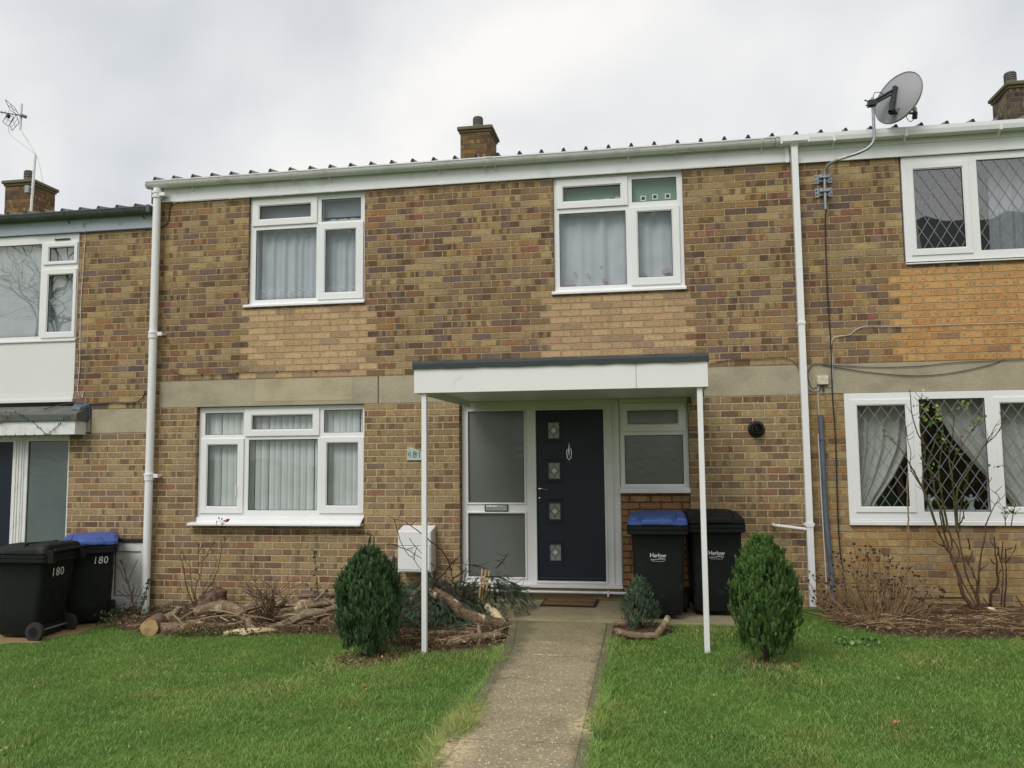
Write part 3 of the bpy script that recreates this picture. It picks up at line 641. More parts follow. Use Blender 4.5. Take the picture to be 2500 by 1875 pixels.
for z in (1.742, 1.296, .851, .403):
    mb = MB(); mb.plate((-1.108,-.927,z-.028,z+.205), [(-1.08,-.955,z,z+.177)], .107, .1149); mb.box(-1.122,-.913,.101,.1149,z-.045,z-.029); mb.box(-1.118,-.917,.103,.1149,z+.206,z+.218); mb.build('panel_moulding', 'navy', DR, bevel=.003)
    mb = MB(); cx, cz = -1.0175, z+.0885
    mb.box(-1.08,-.955,.128,.134,z,z+.177,0)
    def strip(a, b, w=.0028, m=1, yy_=.1265):
        L_ = math.hypot(b[0]-a[0], b[1]-a[1]); px, pz = -(b[1]-a[1])/L_*w, (b[0]-a[0])/L_*w
        v = [(a[0]-px,yy_,a[1]-pz),(b[0]-px,yy_,b[1]-pz),(b[0]+px,yy_,b[1]+pz),(a[0]+px,yy_,a[1]+pz)]
        mb.add(v + [(q[0], .1279, q[2]) for q in v], [(0,1,2,3),(0,4,5,1),(1,5,6,2),(2,6,7,3),(3,7,4,0)], m)
    dm = [(cx-.052,cz),(cx,cz+.056),(cx+.052,cz),(cx,cz-.056)]
    for i in range(4): strip(dm[i], dm[(i+1)%4])
    strip((cx,cz+.056),(cx,z+.177)); strip((cx,z),(cx,cz-.056)); strip((-1.08,cz),(cx-.052,cz)); strip((cx+.052,cz),(-.955,cz))
    strip((cx-.020,cz-.008),(cx+.006,cz+.022), .0085, 2, .1255); strip((cx-.006,cz-.022),(cx+.020,cz+.008), .0085, 2, .1255)
    mb.build('glass_square', ['frost_sq', 'gasket', 'bev'], DR)
mb = MB(); mb.box(-1.212,-.464,.098,.1149,.205,.222); mb.build('weather_bar', 'dkmetal', DR, bevel=.002)
mb = MB(); mb.loft([[(x, y_, z) for x, y_, z in ((-1.199,yq,1.045),(-1.190,yq,1.035),(-1.175,yq,1.035),(-1.166,yq,1.045),(-1.166,yq,1.258),(-1.175,yq,1.268),(-1.190,yq,1.268),(-1.199,yq,1.258))] for yq, y_ in ((.1149,.1149),(.108,.108))])
mb.build('handle_plate', 'dkmetal', DR, bevel=.002); mb = MB(); mb.tube([(-1.184,.108,1.187),(-1.184,.08,1.187),(-1.165,.068,1.190),(-1.13,.066,1.187),(-1.105,.066,1.176),(-1.082,.068,1.186)], [.009,.009,.008,.007,.006,.005], 8); mb.build('handle', 'chrome', DR, smooth=True); mb = MB(); mb.lathe([(.0,-.02),(.009,-.018),(.010,.004)], (-1.182,.108,1.085), 'y', 12); mb.build('keyhole', 'chrome', DR, smooth=True)
mb = MB(); cx = -.845; mb.lathe([(0,-.014),(.014,-.010),(.016,0)], (cx,.1149,1.625), 'y', 12)
mb.tube([(cx,.110,1.625),(cx,.105,1.655),(cx,.108,1.69)], [.009,.005,.002], 8)
mb.tube([(cx-.022,.098,1.62),(cx-.027,.094,1.58),(cx-.020,.092,1.525),(cx,.092,1.505),(cx+.020,.092,1.525),(cx+.027,.094,1.58),(cx+.022,.098,1.62),(cx,.100,1.635),(cx-.022,.098,1.62)], .0042, 6)
mb.tube([(cx,.108,1.62),(cx,.100,1.56),(cx,.100,1.53)], [.011,.007,.003], 8); mb.tube([(cx,.1,1.505),(cx,.106,1.49),(cx,.11,1.478)], [.006,.008,.002], 8); mb.build('knocker', 'chrome', DR, smooth=True)
sw = window(H, .05, (-.272,.449,1.187,2.165), [(-.255+.02,.390,1.238,1.763)], [((-.262,.425,1.806,2.110), (-.205,.348,1.876,2.042))], (-.292,.452,1.142,1.185,.0), panemats={0: 'frost', 1: 'frost_top'})
mb = MB(); mb.box(-.2825,-.272,.05,.17,1.14,2.165); mb.build('mullion_cover', 'upvc', H)
mb = MB(); mb.tube([(-1.75,-.0,.083),(.02,-.0,.083)], .014, 10)
for x in (-1.30, -.44): mb.box(x-.008,x+.008,-.018,.05,.062,.10); mb.lathe([(0,-.02),(.011,-.014),(.012,.0)], (x,-.01,.062), 'z', 10)
mb.build('overflow_pipe', 'upvc_dull', H)
# round white downpipe at the left, square one at the right
mb = MB(); px, py = -5.800, -.088
mb.tube([(px,py,4.835),(px,py,-.235)], .0455, 20)
for z in (4.79, 4.735): mb.lathe([(.0455,-.02),(.057,-.018),(.058,0),(.057,.018),(.0455,.02)], (px,py,z), 'z', 20)
for z in (3.05, 1.36):
    mb.lathe([(.0455,-.055),(.0545,-.053),(.055,.0),(.060,.004),(.060,.026),(.0545,.030),(.0455,.032)], (px,py,z), 'z', 20); mb.box(px+.04,px+.115,-.10,-.068,z-.022,z+.022); mb.tube([(px+.10,-.085,z),(px+.10,0,z)], .012, 8)
mb.box(px+.04,px+.115,-.12,-.05,4.735,4.775); mb.tube([(px+.085,-.09,4.755),(px+.085,-.02,4.755)], .016, 8)
mb.build('drainpipe', 'upvc', H, smooth=True)
mb = MB(); mb.box(1.600,1.665,-.112,-.047,.0,4.83); mb.box(1.594,1.671,-.118,-.041,.80,.845); mb.box(1.578,1.687,-.085,-.04,.815,.835); mb.box(1.594,1.671,-.118,-.041,2.9,2.93)
mb.extrude([(-.158,4.86),(-.114,4.815),(-.047,4.815),(-.034,4.86)], 1.59, 1.675); mb.extrude([(-.155,4.925),(-.155,4.862),(-.14,4.842),(-.034,4.842),(-.034,4.925)], 1.49, 1.78)
mb.box(1.485,1.505,-.16,-.03,4.836,4.93); mb.box(1.765,1.785,-.16,-.03,4.836,4.93)
mb.tube([(1.283,.0,.815),(1.283,-.07,.815),(1.30,-.082,.812),(1.60,-.082,.775)], .0165, 10)
mb.build('drainpipe', 'upvc', H, bevel=.003)
mb = MB(); mb.box(1.597,1.668,-.115,-.044,-.03,.0); mb.build('pipe_shoe', 'pathedge', H)
# chimney
def chimney(house, x0, x1, y0, y1, zb, zt, mat='br_ch', potx=None, corb=0):
    mb = MB(); mb.box(x0, x1, y0, y1, zb, zt); ch = mb.build('chimney', mat, house)
    mb = MB(); e_ = .045; mb.box(x0-.02,x1+.02,y0-.02,y1+.02,zt-.002,zt+.035,0)
    vs = [(x0-e_,y0-e_),(x1+e_,y0-e_),(x1+e_,y1+e_),(x0-e_,y1+e_)]; cx, cy = (x0+x1)/2, (y0+y1)/2
    mb.loft([[(x, y, zt+.036) for x, y in vs], [(x, y, zt+.085) for x, y in vs], [(cx+(x-cx)*.9, cy+(y-cy)*.9, zt+.10) for x, y in vs]]); mb.build('cap', ['cap', 'foam'], ch, bevel=.008)
    mb = MB(); cx = potx or cx; q = .083
    pf = [(q*.92, zt+.09), (q*.92, zt+.175)]
    for i in range(4): pf += [(q*.98, zt+.185+i*.028), (q*.98, zt+.20+i*.028), (q*.78, zt+.202+i*.028), (q*.78, zt+.211+i*.028)]
    pf += [(q*.98, zt+.30), (q*.8, zt+.325), (0, zt+.33)]
    mb.lathe(pf, (cx, cy-.05, 0), 'z', 20); mb.build('pot', 'pot', ch, smooth=True)
    return ch
chimney(H, -2.715, -2.250, 2.94, 3.48, 5.2, 6.51)
# porch canopy on two posts
mb = MB(); mb.box(-1.965,.507,-2.15,-2.128,2.103,2.318); mb.box(-1.965,-1.943,-2.127,-.002,2.103,2.318); mb.box(.485,.507,-2.127,-.002,2.103,2.318)
mb.box(-1.942,.484,-2.127,-.006,2.165,2.185); mb.box(-1.942,.484,-2.127,-2.08,2.12,2.164)
PO = mb.build('porch', 'paintw', H, bevel=.002)
mb = MB(); mb.box(-.072,-.069,-2.1512,-2.1502,2.106,2.316); mb.build('board_joint', 'mastic', PO)
mb = MB()
n = 40
rings = []
for i in range(n+1):
    x = -1.975 + 2.493*i/n; j = .006*mnoise.noise(Vector((x*5, 0, 0))); z0 = 2.312 + .008*mnoise.noise(Vector((x*7, 3, 0)))
    rings.append([(x,-2.168+j,z0),(x,-2.172+j,2.352),(x,-2.160,2.377+j*.5),(x,-2.10,2.383),(x,-.001,2.40),(x,-.001,2.32),(x,-2.12,z0)])
mb.loft(rings); mb.build('felt_roof', 'felt', PO)
for (x, zz) in ((-1.885, -.10), (.440, -.03)):
    mb = MB(); mb.box(x-.0215,x+.0215,-2.125,-2.082,zz,2.1645); mb.build('post', 'paintw', PO, bevel=.003)
# --- right neighbour
HR = thing('terraced_house', 'right-hand brown brick house with diamond-leaded windows and a strip of orange brick', 'house', (5, 4, 0))
RU = (2.70,5.2,3.53,4.8); RL = (2.045,4.18,.83,2.2)
mb = MB(); mb.plate((1.630,8.5,2.484,4.92), [RU], 0, .11, 0); mb.plate((1.630,8.5,-.5,2.165), [RL], 0, .11, 1); mb.box(1.63,8.5,7.9,8,-.5,4.92,1); mb.box(8.4,8.5,.11,7.9,-.5,4.92,1)
mb.build('wall', ['br_ru', 'br_rl'], HR)
mb = MB(); mb.box(1.75,8.38,.12,7.88,2.25,2.45,0); mb.box(1.64,8.38,2.4,2.45,-.4,4.9,0); mb.box(1.64,8.38,.12,7.8,-.45,.0,1); mb.box(1.64,8.38,.12,7.88,4.86,4.9,0); mb.box(5.3,5.35,.12,2.4,0,4.85); mb.build('interior', ['dark', 'darkfloor'], HR)
mb = MB(); mb.box(1.631,4.6,-.004,.11,2.17,2.480); mb.box(4.61,8.5,-.004,.11,2.17,2.480); mb.build('lintel', 'lintel', HR, bevel=.005)
mb = MB(); mb.box(1.602,8.5,-.030,-.002,4.655,4.70); mb.box(1.602,8.5,-.027,-.002,4.701,4.785); mb.box(1.602,8.5,-.030,-.002,4.787,4.93); mb.build('fascia', 'upvc', HR, bevel=.002)
mb = MB(); mb.extrude([(-.148,4.925),(-.155,4.925),(-.155,4.885),(-.145,4.842),(-.045,4.842),(-.03,4.885),(-.03,4.925),(-.036,4.925),(-.036,4.887),(-.05,4.85),(-.14,4.85),(-.149,4.887)], 1.78, 8.5)
for x in (2.03, 2.74, 3.65, 4.5, 5.4): clip(mb, x, True)
mb.build('gutter', 'upvc', HR)
roof(HR, 1.614, 8.5)
LU, LL = (.122,.205), (.128,.19)
ru = window(HR, .0, (2.72,5.18,3.515,4.652), [(3.455,4.10,3.62,4.575), ], [((2.780,3.372,3.595,4.575), (2.825,3.320,3.655,4.520)), ((4.19,5.10,3.595,4.575), (4.235,5.055,3.655,4.52))], None, LU, proud=.012, panemats={0: 'glassu', 1: 'glassu', 2: 'glassu'})
rl = window(HR, -.012, (2.042,4.13,.862,2.168), [(2.768,3.392,.950,2.094)], [((2.108,2.690,.945,2.098), (2.154,2.640,.993,2.047)), ((3.474,4.052,.945,2.098), (3.522,4.006,.993,2.047))], None, LL, proud=.012)
mb = MB(); mb.extrude([(-.032,.815),(.02,.815),(.02,.860),(-.026,.860),(-.032,.852)], 2.042, 4.13); mb.build('sill', 'upvc', rl, bevel=.002)
mb = MB(); mb.extrude([(-.03,3.500),(.02,3.500),(.02,3.514),(-.03,3.514)], 2.715, 5.19); mb.build('sill', 'upvc', ru, bevel=.002)
chimney(HR, 5.12, 5.75, 3.04, 3.60, 5.2, 6.60, 'br_chd', potx=5.24)
# --- left neighbour, a step lower
HL = thing('terraced_house', 'left-hand brick house stepped lower, with grey fascia, dark gutter and white panel', 'house', (-9, 4, -.3))
mb = MB(); mb.plate((-14,-5.86,2.163,4.60), [(-12.5,-6.897,2.19,4.45)], 0, .11, 0); mb.plate((-14,-5.86,-.6,1.869), [(-11,-6.93,-.6,1.90), (-6.42,-5.893,-.215,.615)], 0, .11, 1); mb.box(-14,-5.9,7.9,8,-.6,4.6,1); mb.box(-14,-13.9,.11,7.9,-.6,4.6,1)
mb.box(-5.859,-5.802,0,.11,-.6,4.70,0)
mb.build('wall', ['br_lu', 'br_ll'], HL)
mb = MB(); mb.box(-13.9,-5.9,.12,7.88,1.9,2.15,0); mb.box(-13.9,-5.9,2.0,2.05,-.5,4.6,0); mb.box(-13.9,-5.9,.18,7.8,-.5,-.3,1); mb.box(-13.9,-5.9,.12,7.88,4.5,4.55,0); mb.build('interior', ['dark', 'darkfloor'], HL)
mb = MB(); mb.box(-6.645,-5.865,-.004,.11,1.872,2.16); mb.box(-6.90,-6.66,-.002,.11,1.885,2.16); mb.build('lintel', 'lintel', HL, bevel=.006)
mb = MB(); mb.box(-14,-5.862,-.028,-.002,4.375,4.62); mb.build('fascia', 'fascia_l', HL, bevel=.003)
mb = MB(); halfgutter(mb, -14, -5.87, 4.608)
for x in (-7.02, -6.0, -8.2): clip(mb, x, z=4.535)
mb.box(-5.90,-5.865,-.155,-.02,4.535,4.625)
mb.build('gutter', 'gutblk', HL)
roof(HL, -14, -5.93, -.318)
hw = (-9.6,-6.897,3.045,4.36)
lw = window(HL, .005, (-9.0,-6.905,3.036,4.372), [(-8.9,-7.425,3.088,4.258)], [((-7.385,-6.915,3.985,4.262), (-7.318,-6.955,4.018,4.208)), ((-7.385,-6.915,3.062,3.925), (-7.312,-6.955,3.128,3.860))], None, panemats={0: 'glassr', 1: 'glassr', 2: 'glassr'})
mb = MB(); mb.box(-7.24,-7.03,-.008,.004,4.292,4.310); mb.build('trickle_vent', 'gasket', lw)
mb = MB(); mb.box(-9.0,-6.902,.0,.05,2.36,3.012); mb.box(-9.0,-6.900,-.02,.05,3.013,3.035); mb.box(-9.0,-6.900,-.010,.05,2.30,2.358); mb.box(-9.0,-6.899,-.03,.05,2.262,2.298); mb.build('cladding_panel', 'panel', HL, bevel=.003)
ef = frame(HL, 'door_frame', (-8.9,-6.932,-.24,1.868), [(-7.536,-6.985,-.05,1.79), (-8.7,-7.748,-.12,1.785)], .05, .07, 'upvc_dull')
pane(ef, (-7.536,-6.985,-.05,1.79), .06, 'frostl'); mb = MB()
for x in (-7.70, -7.665, -7.62, -7.59): mb.box(x-.006, x+.006, .04, .0495, -.1, 1.80)
mb.build('frame_ribs', 'upvc_dull', ef, bevel=.003)
mb = MB(); mb.box(-8.7,-7.748,.08,.12,-.12,1.785); mb.build('door', 'navy', HL, bevel=.003)
# meter cupboard door in the left house's wall
mb = MB(); mb.plate((-6.415,-5.897,-.205,.570), [(-6.295,-5.950,-.060,.465)], .02, .06); mb.box(-6.29,-5.955,.038,.055,-.055,.46); mb.box(-6.41,-5.9,.0,.06,.575,.61,1); cd = mb.build('cupboard_door', ['upvc_dull', 'gasket'], HL, bevel=.004)
mb = MB(); mb.plate((-6.300,-5.945,-.065,.47), [(-6.290,-5.955,-.055,.46)], .030, .037); mb.build('seal', 'gasket', cd)
mb = MB(); mb.box(-6.375,-6.355,.008,.0195,.08,.30); mb.tube([(-6.365,.01,.235),(-6.365,-.02,.235),(-6.31,-.02,.235)], .007, 8); mb.build('handle', 'dkmetal', cd)
mb = MB(); mb.box(-9.5,-6.712,-.20,-.178,1.858,2.025); mb.box(-6.734,-6.712,-.177,-.002,1.858,2.025); mb.box(-9.5,-6.74,-.177,-.002,1.92,1.94); PL = mb.build('porch', 'upvc_dull', HL, bevel=.003)
mb = MB(); mb.extrude([(-.225,2.022),(-.23,2.10),(-.21,2.118),(-.10,2.16),(-.006,2.215),(-.006,2.022)], -9.5, -6.676); mb.build('felt_roof', 'feltl', PL, bevel=.006)
mb = MB(); mb.loft([[(-6.86,-.03,2.20),(-6.83,-.12,2.165),(-6.70,-.15,2.15),(-6.655,-.02,2.19)],[(-6.86,-.02,2.235),(-6.83,-.10,2.20),(-6.70,-.13,2.19),(-6.655,-.015,2.235)]]); mb.box(-6.70,-6.655,-.03,-.002,2.07,2.235); mb.build('flashing', 'conduit', PL)
chimney(HL, -10.62, -10.10, 2.94, 3.47, 4.9, 6.18)
#SECTION3
PD = {
 'TW': (-1.3, [[(-1.869,0.458),(-1.894,0.544),(-1.945,0.633),(-2.017,0.702),(-2.079,0.743),(-2.130,0.788),(-2.221,0.854),(-2.302,0.909),(-2.368,0.941),(-2.435,0.952),(-2.483,0.976),(-2.491,0.986)],[(-2.442,0.958),(-2.409,0.867),(-2.368,0.748),(-2.331,0.678),(-2.272,0.602),(-2.250,0.595),(-2.206,0.533),(-2.141,0.454),(-2.075,0.355),(-2.003,0.259)],[(-2.515,0.715),(-2.441,0.712),(-2.382,0.684),(-2.338,0.674),(-2.279,0.650),(-2.221,0.609),(-2.162,0.579),(-2.130,0.565)],[(-2.283,0.776),(-2.250,0.735),(-2.192,0.679),(-2.130,0.610)],[(-2.079,0.538),(-2.024,0.507),(-1.967,0.474),(-1.924,0.412),(-1.859,0.358)],[(-2.075,0.534),(-2.024,0.466),(-2.017,0.425)]]),
 'TW2': (-1.1, [[(-2.081,0.336),(-2.014,0.386),(-1.955,0.437),(-1.925,0.487),(-1.881,0.388),(-1.852,0.269),(-1.831,0.101)],[(-1.925,0.487),(-1.873,0.544),(-1.777,0.616)],[(-1.888,0.374),(-1.815,0.417),(-1.734,0.482)],[(-1.867,0.255),(-1.940,0.296),(-2.014,0.337),(-2.088,0.314)],[(-1.794,0.130),(-1.720,0.229),(-1.647,0.322),(-1.574,0.393)],[(-1.735,0.229),(-1.771,0.312),(-1.756,0.411),(-1.734,0.454)],[(-1.690,0.504),(-1.631,0.511),(-1.566,0.470)],[(-1.559,0.400),(-1.414,0.388),(-1.306,0.355),(-1.157,0.288)],[(-1.449,0.486),(-1.391,0.542),(-1.340,0.620)],[(-1.786,0.228),(-1.852,0.255),(-1.955,0.281),(-2.014,0.316)],[(-2.118,0.307),(-2.073,0.237),(-2.014,0.153),(-1.956,0.056),(-1.926,0.001)],[(-1.750,0.047),(-1.750,0.130),(-1.720,0.201)],[(-2.074,-0.150),(-2.015,-0.064),(-1.992,-0.001),(-2.007,0.069)]]),
 'CANES': (-0.85, [[(-1.678,0.087),(-1.654,0.304),(-1.639,0.438)],[(-1.660,0.030),(-1.632,0.246),(-1.603,0.431)],[(-1.661,-0.071),(-1.618,0.146),(-1.567,0.421)]]),
 'ROSE': (-0.5, [[(2.738,0.789),(2.656,1.077),(2.622,1.190),(2.529,1.398),(2.464,1.532),(2.414,1.609),(2.311,1.725)],[(2.622,1.190),(2.568,1.285),(2.525,1.408),(2.532,1.550),(2.507,1.674),(2.482,1.799)],[(2.738,0.789),(2.656,1.077),(2.618,1.218),(2.646,1.407),(2.656,1.615),(2.590,1.721),(2.556,1.932),(2.550,2.095),(2.535,2.158)],[(2.656,1.615),(2.629,1.787),(2.661,2.074),(2.646,2.122)],[(2.804,0.789),(2.757,0.984),(2.730,1.143),(2.720,1.293),(2.673,1.426),(2.708,1.577),(2.776,1.699),(2.786,1.899)],[(2.821,0.789),(2.794,1.030),(2.767,1.171),(2.758,1.350),(2.797,1.595),(2.836,1.822)],[(2.896,0.790),(2.887,1.124),(2.871,1.311),(2.881,1.500),(2.917,1.688),(2.934,1.915)],[(2.884,1.236),(2.904,1.443),(2.991,1.593),(3.115,1.780),(3.164,1.874)],[(2.907,0.844),(2.907,1.171),(3.004,1.348),(3.117,1.497),(3.202,1.609),(3.321,1.720),(3.400,1.879)],[(3.202,1.609),(3.262,1.740),(3.300,1.796)],[(2.939,0.790),(2.952,1.031),(3.020,1.311),(3.031,1.357)],[(2.955,0.919),(2.996,1.031),(3.097,1.124),(3.171,1.217),(3.255,1.309)],[(3.169,0.864),(3.190,0.938),(3.257,1.049),(3.286,1.096),(3.273,1.170)],[(3.314,0.846),(3.333,1.012)],[(3.374,0.847),(3.397,0.939),(3.456,1.077)]]),
 'ROSEB': (-0.45, [[(3.048,0.035),(2.987,0.119),(2.933,0.211),(2.899,0.390),(2.868,0.507),(2.836,0.600),(2.801,0.647),(2.749,0.789),(2.699,0.979)],[(2.836,0.600),(2.825,0.679),(2.803,0.821),(2.778,0.979)],[(2.836,0.600),(2.868,0.648),(2.853,0.781),(2.815,0.979)],[(3.056,0.043),(3.019,0.158),(2.952,0.289),(2.888,0.468),(2.883,0.507)],[(2.890,0.507),(2.930,0.562),(2.927,0.648),(2.887,0.719)],[(3.071,0.043),(3.036,0.213),(2.978,0.352),(2.944,0.547),(2.918,0.742),(2.908,0.979)],[(3.078,0.051),(3.052,0.236),(3.037,0.353),(2.985,0.477),(2.953,0.570)],[(3.037,0.353),(3.035,0.462)],[(3.050,0.198),(3.066,0.353),(3.067,0.509),(3.124,0.744),(3.143,0.877)],[(3.015,0.626),(3.007,0.680),(2.981,0.743)],[(2.993,0.492),(3.036,0.618)]]),
 'CUT': (-0.15, [[(3.241,0.006),(3.259,0.191),(3.307,0.232),(3.323,0.392),(3.317,0.553),(3.312,0.723)],[(3.332,0.008),(3.355,0.152),(3.384,0.393),(3.362,0.538),(3.345,0.634)],[(3.364,0.057),(3.397,0.233),(3.418,0.474),(3.425,0.595),(3.494,0.620)],[(3.327,0.457),(3.290,0.472),(3.262,0.512)],[(3.332,0.545),(3.352,0.626)],[(3.330,0.376),(3.363,0.425)],[(3.396,0.474),(3.460,0.547),(3.501,0.603),(3.515,0.652)],[(3.367,0.506),(3.385,0.683)],[(3.401,0.506),(3.404,0.619)],[(3.258,0.031),(3.202,0.118),(3.188,0.141)],[(3.530,0.068),(3.476,0.171)]]),
 'STICK': (-0.35, [[(2.486,0.393),(2.500,0.730),(2.512,0.971),(2.512,1.133),(2.529,1.360)]]),
 'RED': (-0.35, [[(-5.755,-0.230),(-5.768,-0.099),(-5.809,0.015),(-5.841,0.139),(-5.882,0.246),(-5.922,0.345),(-5.939,0.420)],[(-5.841,0.139),(-5.899,0.204),(-5.968,0.311),(-6.055,0.393)],[(-5.847,0.164),(-5.809,0.272),(-5.740,0.422)],[(-5.831,0.114),(-5.870,0.180),(-5.893,0.296),(-5.943,0.386),(-5.962,0.411)],[(-5.818,0.007),(-5.895,0.080),(-5.929,0.137)],[(-5.794,-0.034),(-5.892,0.014),(-5.982,0.070)],[(-5.796,0.049),(-5.781,0.140),(-5.777,0.148)],[(-5.892,0.262),(-5.886,0.370)]]),
 'IVY': (-0.25, [[(-5.768,-0.217),(-5.734,-0.117),(-5.709,-0.025),(-5.684,0.059),(-5.659,0.159)]]),
 'ROSEL': (-0.3, [[(-5.041,-0.137),(-5.099,-0.016),(-5.156,0.106),(-5.188,0.270),(-5.199,0.336),(-5.239,0.451),(-5.222,0.517)],[(-5.032,-0.137),(-5.082,0.025),(-5.152,0.270),(-5.145,0.345),(-5.191,0.369),(-5.230,0.459),(-5.254,0.509)],[(-5.154,0.345),(-5.119,0.419)],[(-5.023,-0.153),(-5.066,0.107),(-5.024,0.231),(-5.009,0.355),(-4.975,0.437),(-4.931,0.471),(-4.895,0.496)],[(-5.018,0.355),(-5.027,0.519),(-5.043,0.618),(-5.080,0.643)],[(-5.031,0.494),(-4.951,0.578),(-4.925,0.603)],[(-4.992,0.388),(-4.895,0.504),(-4.818,0.653)],[(-5.005,-0.153),(-4.965,0.027),(-4.834,0.193),(-4.783,0.325),(-4.743,0.522),(-4.701,0.637),(-4.648,0.704),(-4.631,0.745)],[(-4.743,0.538),(-4.764,0.645)],[(-4.701,0.637),(-4.702,0.687)],[(-4.965,0.027),(-4.941,0.150),(-4.880,0.233),(-4.837,0.308)],[(-4.958,0.109),(-4.987,0.207),(-5.006,0.248)],[(-5.063,-0.015),(-5.103,0.148),(-5.140,0.180)],[(-5.191,0.040),(-5.247,0.096),(-5.271,0.145)],[(-4.929,0.405),(-4.905,0.356)],[(-4.785,0.390),(-4.799,0.439)]]),
 'ROSEHEAD': (-0.3, [[(-4.757,0.769),(-4.740,0.810),(-4.705,0.835),(-4.679,0.856)],[(-4.740,0.810),(-4.768,0.852),(-4.783,0.889)],[(-4.740,0.810),(-4.746,0.876)],[(-4.740,0.810),(-4.719,0.856)],[(-4.839,0.793),(-4.808,0.806),(-4.806,0.843)]]),
 'LEAFY': (-0.4, [[(-3.519,-0.068),(-3.546,0.034),(-3.551,0.105),(-3.560,0.199),(-3.574,0.286),(-3.585,0.445),(-3.620,0.563)],[(-3.550,0.042),(-3.615,0.119),(-3.700,0.181)],[(-3.376,-0.057),(-3.419,0.028),(-3.458,0.091)],[(-3.319,0.148),(-3.321,0.305)]]),
 'SPIKY': (-0.95, [[(-3.855,-0.173),(-3.865,-0.033),(-3.916,0.092),(-3.982,0.173),(-4.044,0.224)],[(-3.855,-0.173),(-3.913,-0.071),(-3.947,0.047),(-3.956,0.054)],[(-3.847,-0.173),(-3.850,0.004),(-3.836,0.153)],[(-3.831,-0.143),(-3.818,0.020),(-3.829,0.191)],[(-3.847,-0.173),(-3.875,0.041),(-3.908,0.115),(-3.968,0.263),(-4.019,0.375)],[(-3.858,0.004),(-3.876,0.153),(-3.914,0.227),(-3.924,0.301)],[(-3.824,-0.099),(-3.754,0.044),(-3.659,0.179)],[(-3.819,0.116),(-3.756,0.192),(-3.621,0.313)],[(-3.838,-0.173),(-3.977,-0.087),(-4.052,0.000)],[(-3.855,-0.144),(-3.954,-0.042),(-4.021,0.075)],[(-3.775,-0.098),(-3.712,-0.052),(-3.649,0.009)],[(-3.855,-0.159),(-3.929,-0.101),(-4.010,-0.073),(-4.051,-0.044)]]),
 'FL': (-0.2, [[(-7.723,1.989),(-7.664,2.015),(-7.595,2.059),(-7.576,2.085)],[(-7.730,2.124),(-7.578,2.130),(-7.426,2.119),(-7.374,2.082),(-7.261,2.009),(-7.157,1.927),(-7.065,1.865),(-6.979,1.933),(-6.902,1.985),(-6.854,2.020),(-6.768,2.080)],[(-7.754,1.841),(-7.653,1.845),(-7.592,1.840),(-7.463,1.850),(-7.332,1.848),(-7.212,1.845),(-7.114,1.852),(-7.016,1.866)]]),
 'CBL1': (None, [[(-7.194,-0.13,2.172),(-7.042,-0.08,2.215),(-6.884,-0.03,2.245),(-6.677,-0.015,2.231),(-6.320,-0.015,2.238),(-6.133,-0.015,2.231),(-6.026,-0.015,2.245),(-5.959,-0.015,2.298),(-5.941,-0.015,2.351)]]),
 'CBW': (None, [[(-6.863,-0.03,4.504),(-6.837,-0.03,4.401),(-6.812,-0.01,4.334),(-6.819,-0.01,4.121),(-6.832,-0.01,3.738),(-6.840,-0.01,3.437),(-6.826,-0.01,2.920)]]),
 'CBW2': (-0.01, [[(-6.829,2.920),(-6.825,2.692),(-6.838,2.510),(-6.838,2.396),(-6.815,2.323),(-6.772,2.322),(-6.758,2.394)]]),
 'COND': (-0.03, [[(1.781,1.941),(1.818,1.940),(1.803,0.918),(1.845,0.393),(1.849,-0.016)]]),
 'CB3': (-0.02, [[(1.932,2.647),(1.926,2.161),(1.937,1.679),(1.927,0.918),(1.935,0.542),(1.954,0.355)]]),
 'CB4': (-0.012, [[(1.934,2.648),(1.943,2.570),(1.942,2.414),(1.927,2.258),(1.907,2.235),(1.875,2.260)],[(1.797,2.252),(1.783,2.145),(1.786,2.067),(1.788,1.947)]]),
 'CB5': (-0.015, [[(3.597,2.479),(3.455,2.430),(3.190,2.371),(2.924,2.339),(2.656,2.341),(2.297,2.384),(2.080,2.425),(1.934,2.452),(1.806,2.479),(1.731,2.474),(1.691,2.400),(1.692,2.322),(1.713,2.253),(1.740,2.227),(1.777,2.242)],[(1.843,2.478),(2.300,2.439),(2.750,2.434),(3.195,2.466),(3.783,2.473)],[(1.693,2.215),(1.738,2.192),(1.794,2.199),(1.824,2.251)]]),
 'CB6': (-0.012, [[(0.677,2.511),(0.801,2.539),(0.956,2.557),(1.185,2.552),(1.374,2.561),(1.487,2.554),(1.546,2.526),(1.589,2.470),(1.609,2.415)]]),
 'CB7': (-0.012, [[(-5.607,2.635),(-5.560,2.592),(-5.469,2.552),(-5.245,2.552),(-5.023,2.553),(-4.367,2.560),(-3.725,2.560),(-3.346,2.554)]]),
 'CB8': (-0.012, [[(-5.263,0.694),(-4.763,0.693),(-4.122,0.693),(-3.703,0.699),(-3.106,0.699),(-3.061,0.674),(-3.054,0.473)]]),
 'CB9': (None, [[(-4.473,-0.03,4.665),(-4.687,-0.03,4.668),(-5.155,-0.03,4.670),(-5.579,-0.03,4.672),(-5.641,-0.012,4.664),(-5.670,-0.012,4.638),(-5.683,-0.012,4.572),(-5.687,-0.012,4.469),(-5.708,-0.012,4.421),(-5.744,-0.012,4.389),(-5.781,-0.012,4.377)]]),
 'FLB': (-0.01, [[(2.452,0.101),(2.746,0.099),(3.127,0.103)]]),
 'CBD': (None, [[(1.940,-0.05,4.120),(1.930,-0.02,3.999),(1.926,-0.012,3.654),(1.924,-0.012,3.223),(1.929,-0.012,2.865)]]),
 'CBR': (-0.012, [[(2.253,2.865),(2.646,2.855),(3.264,2.858),(3.806,2.855)]]),
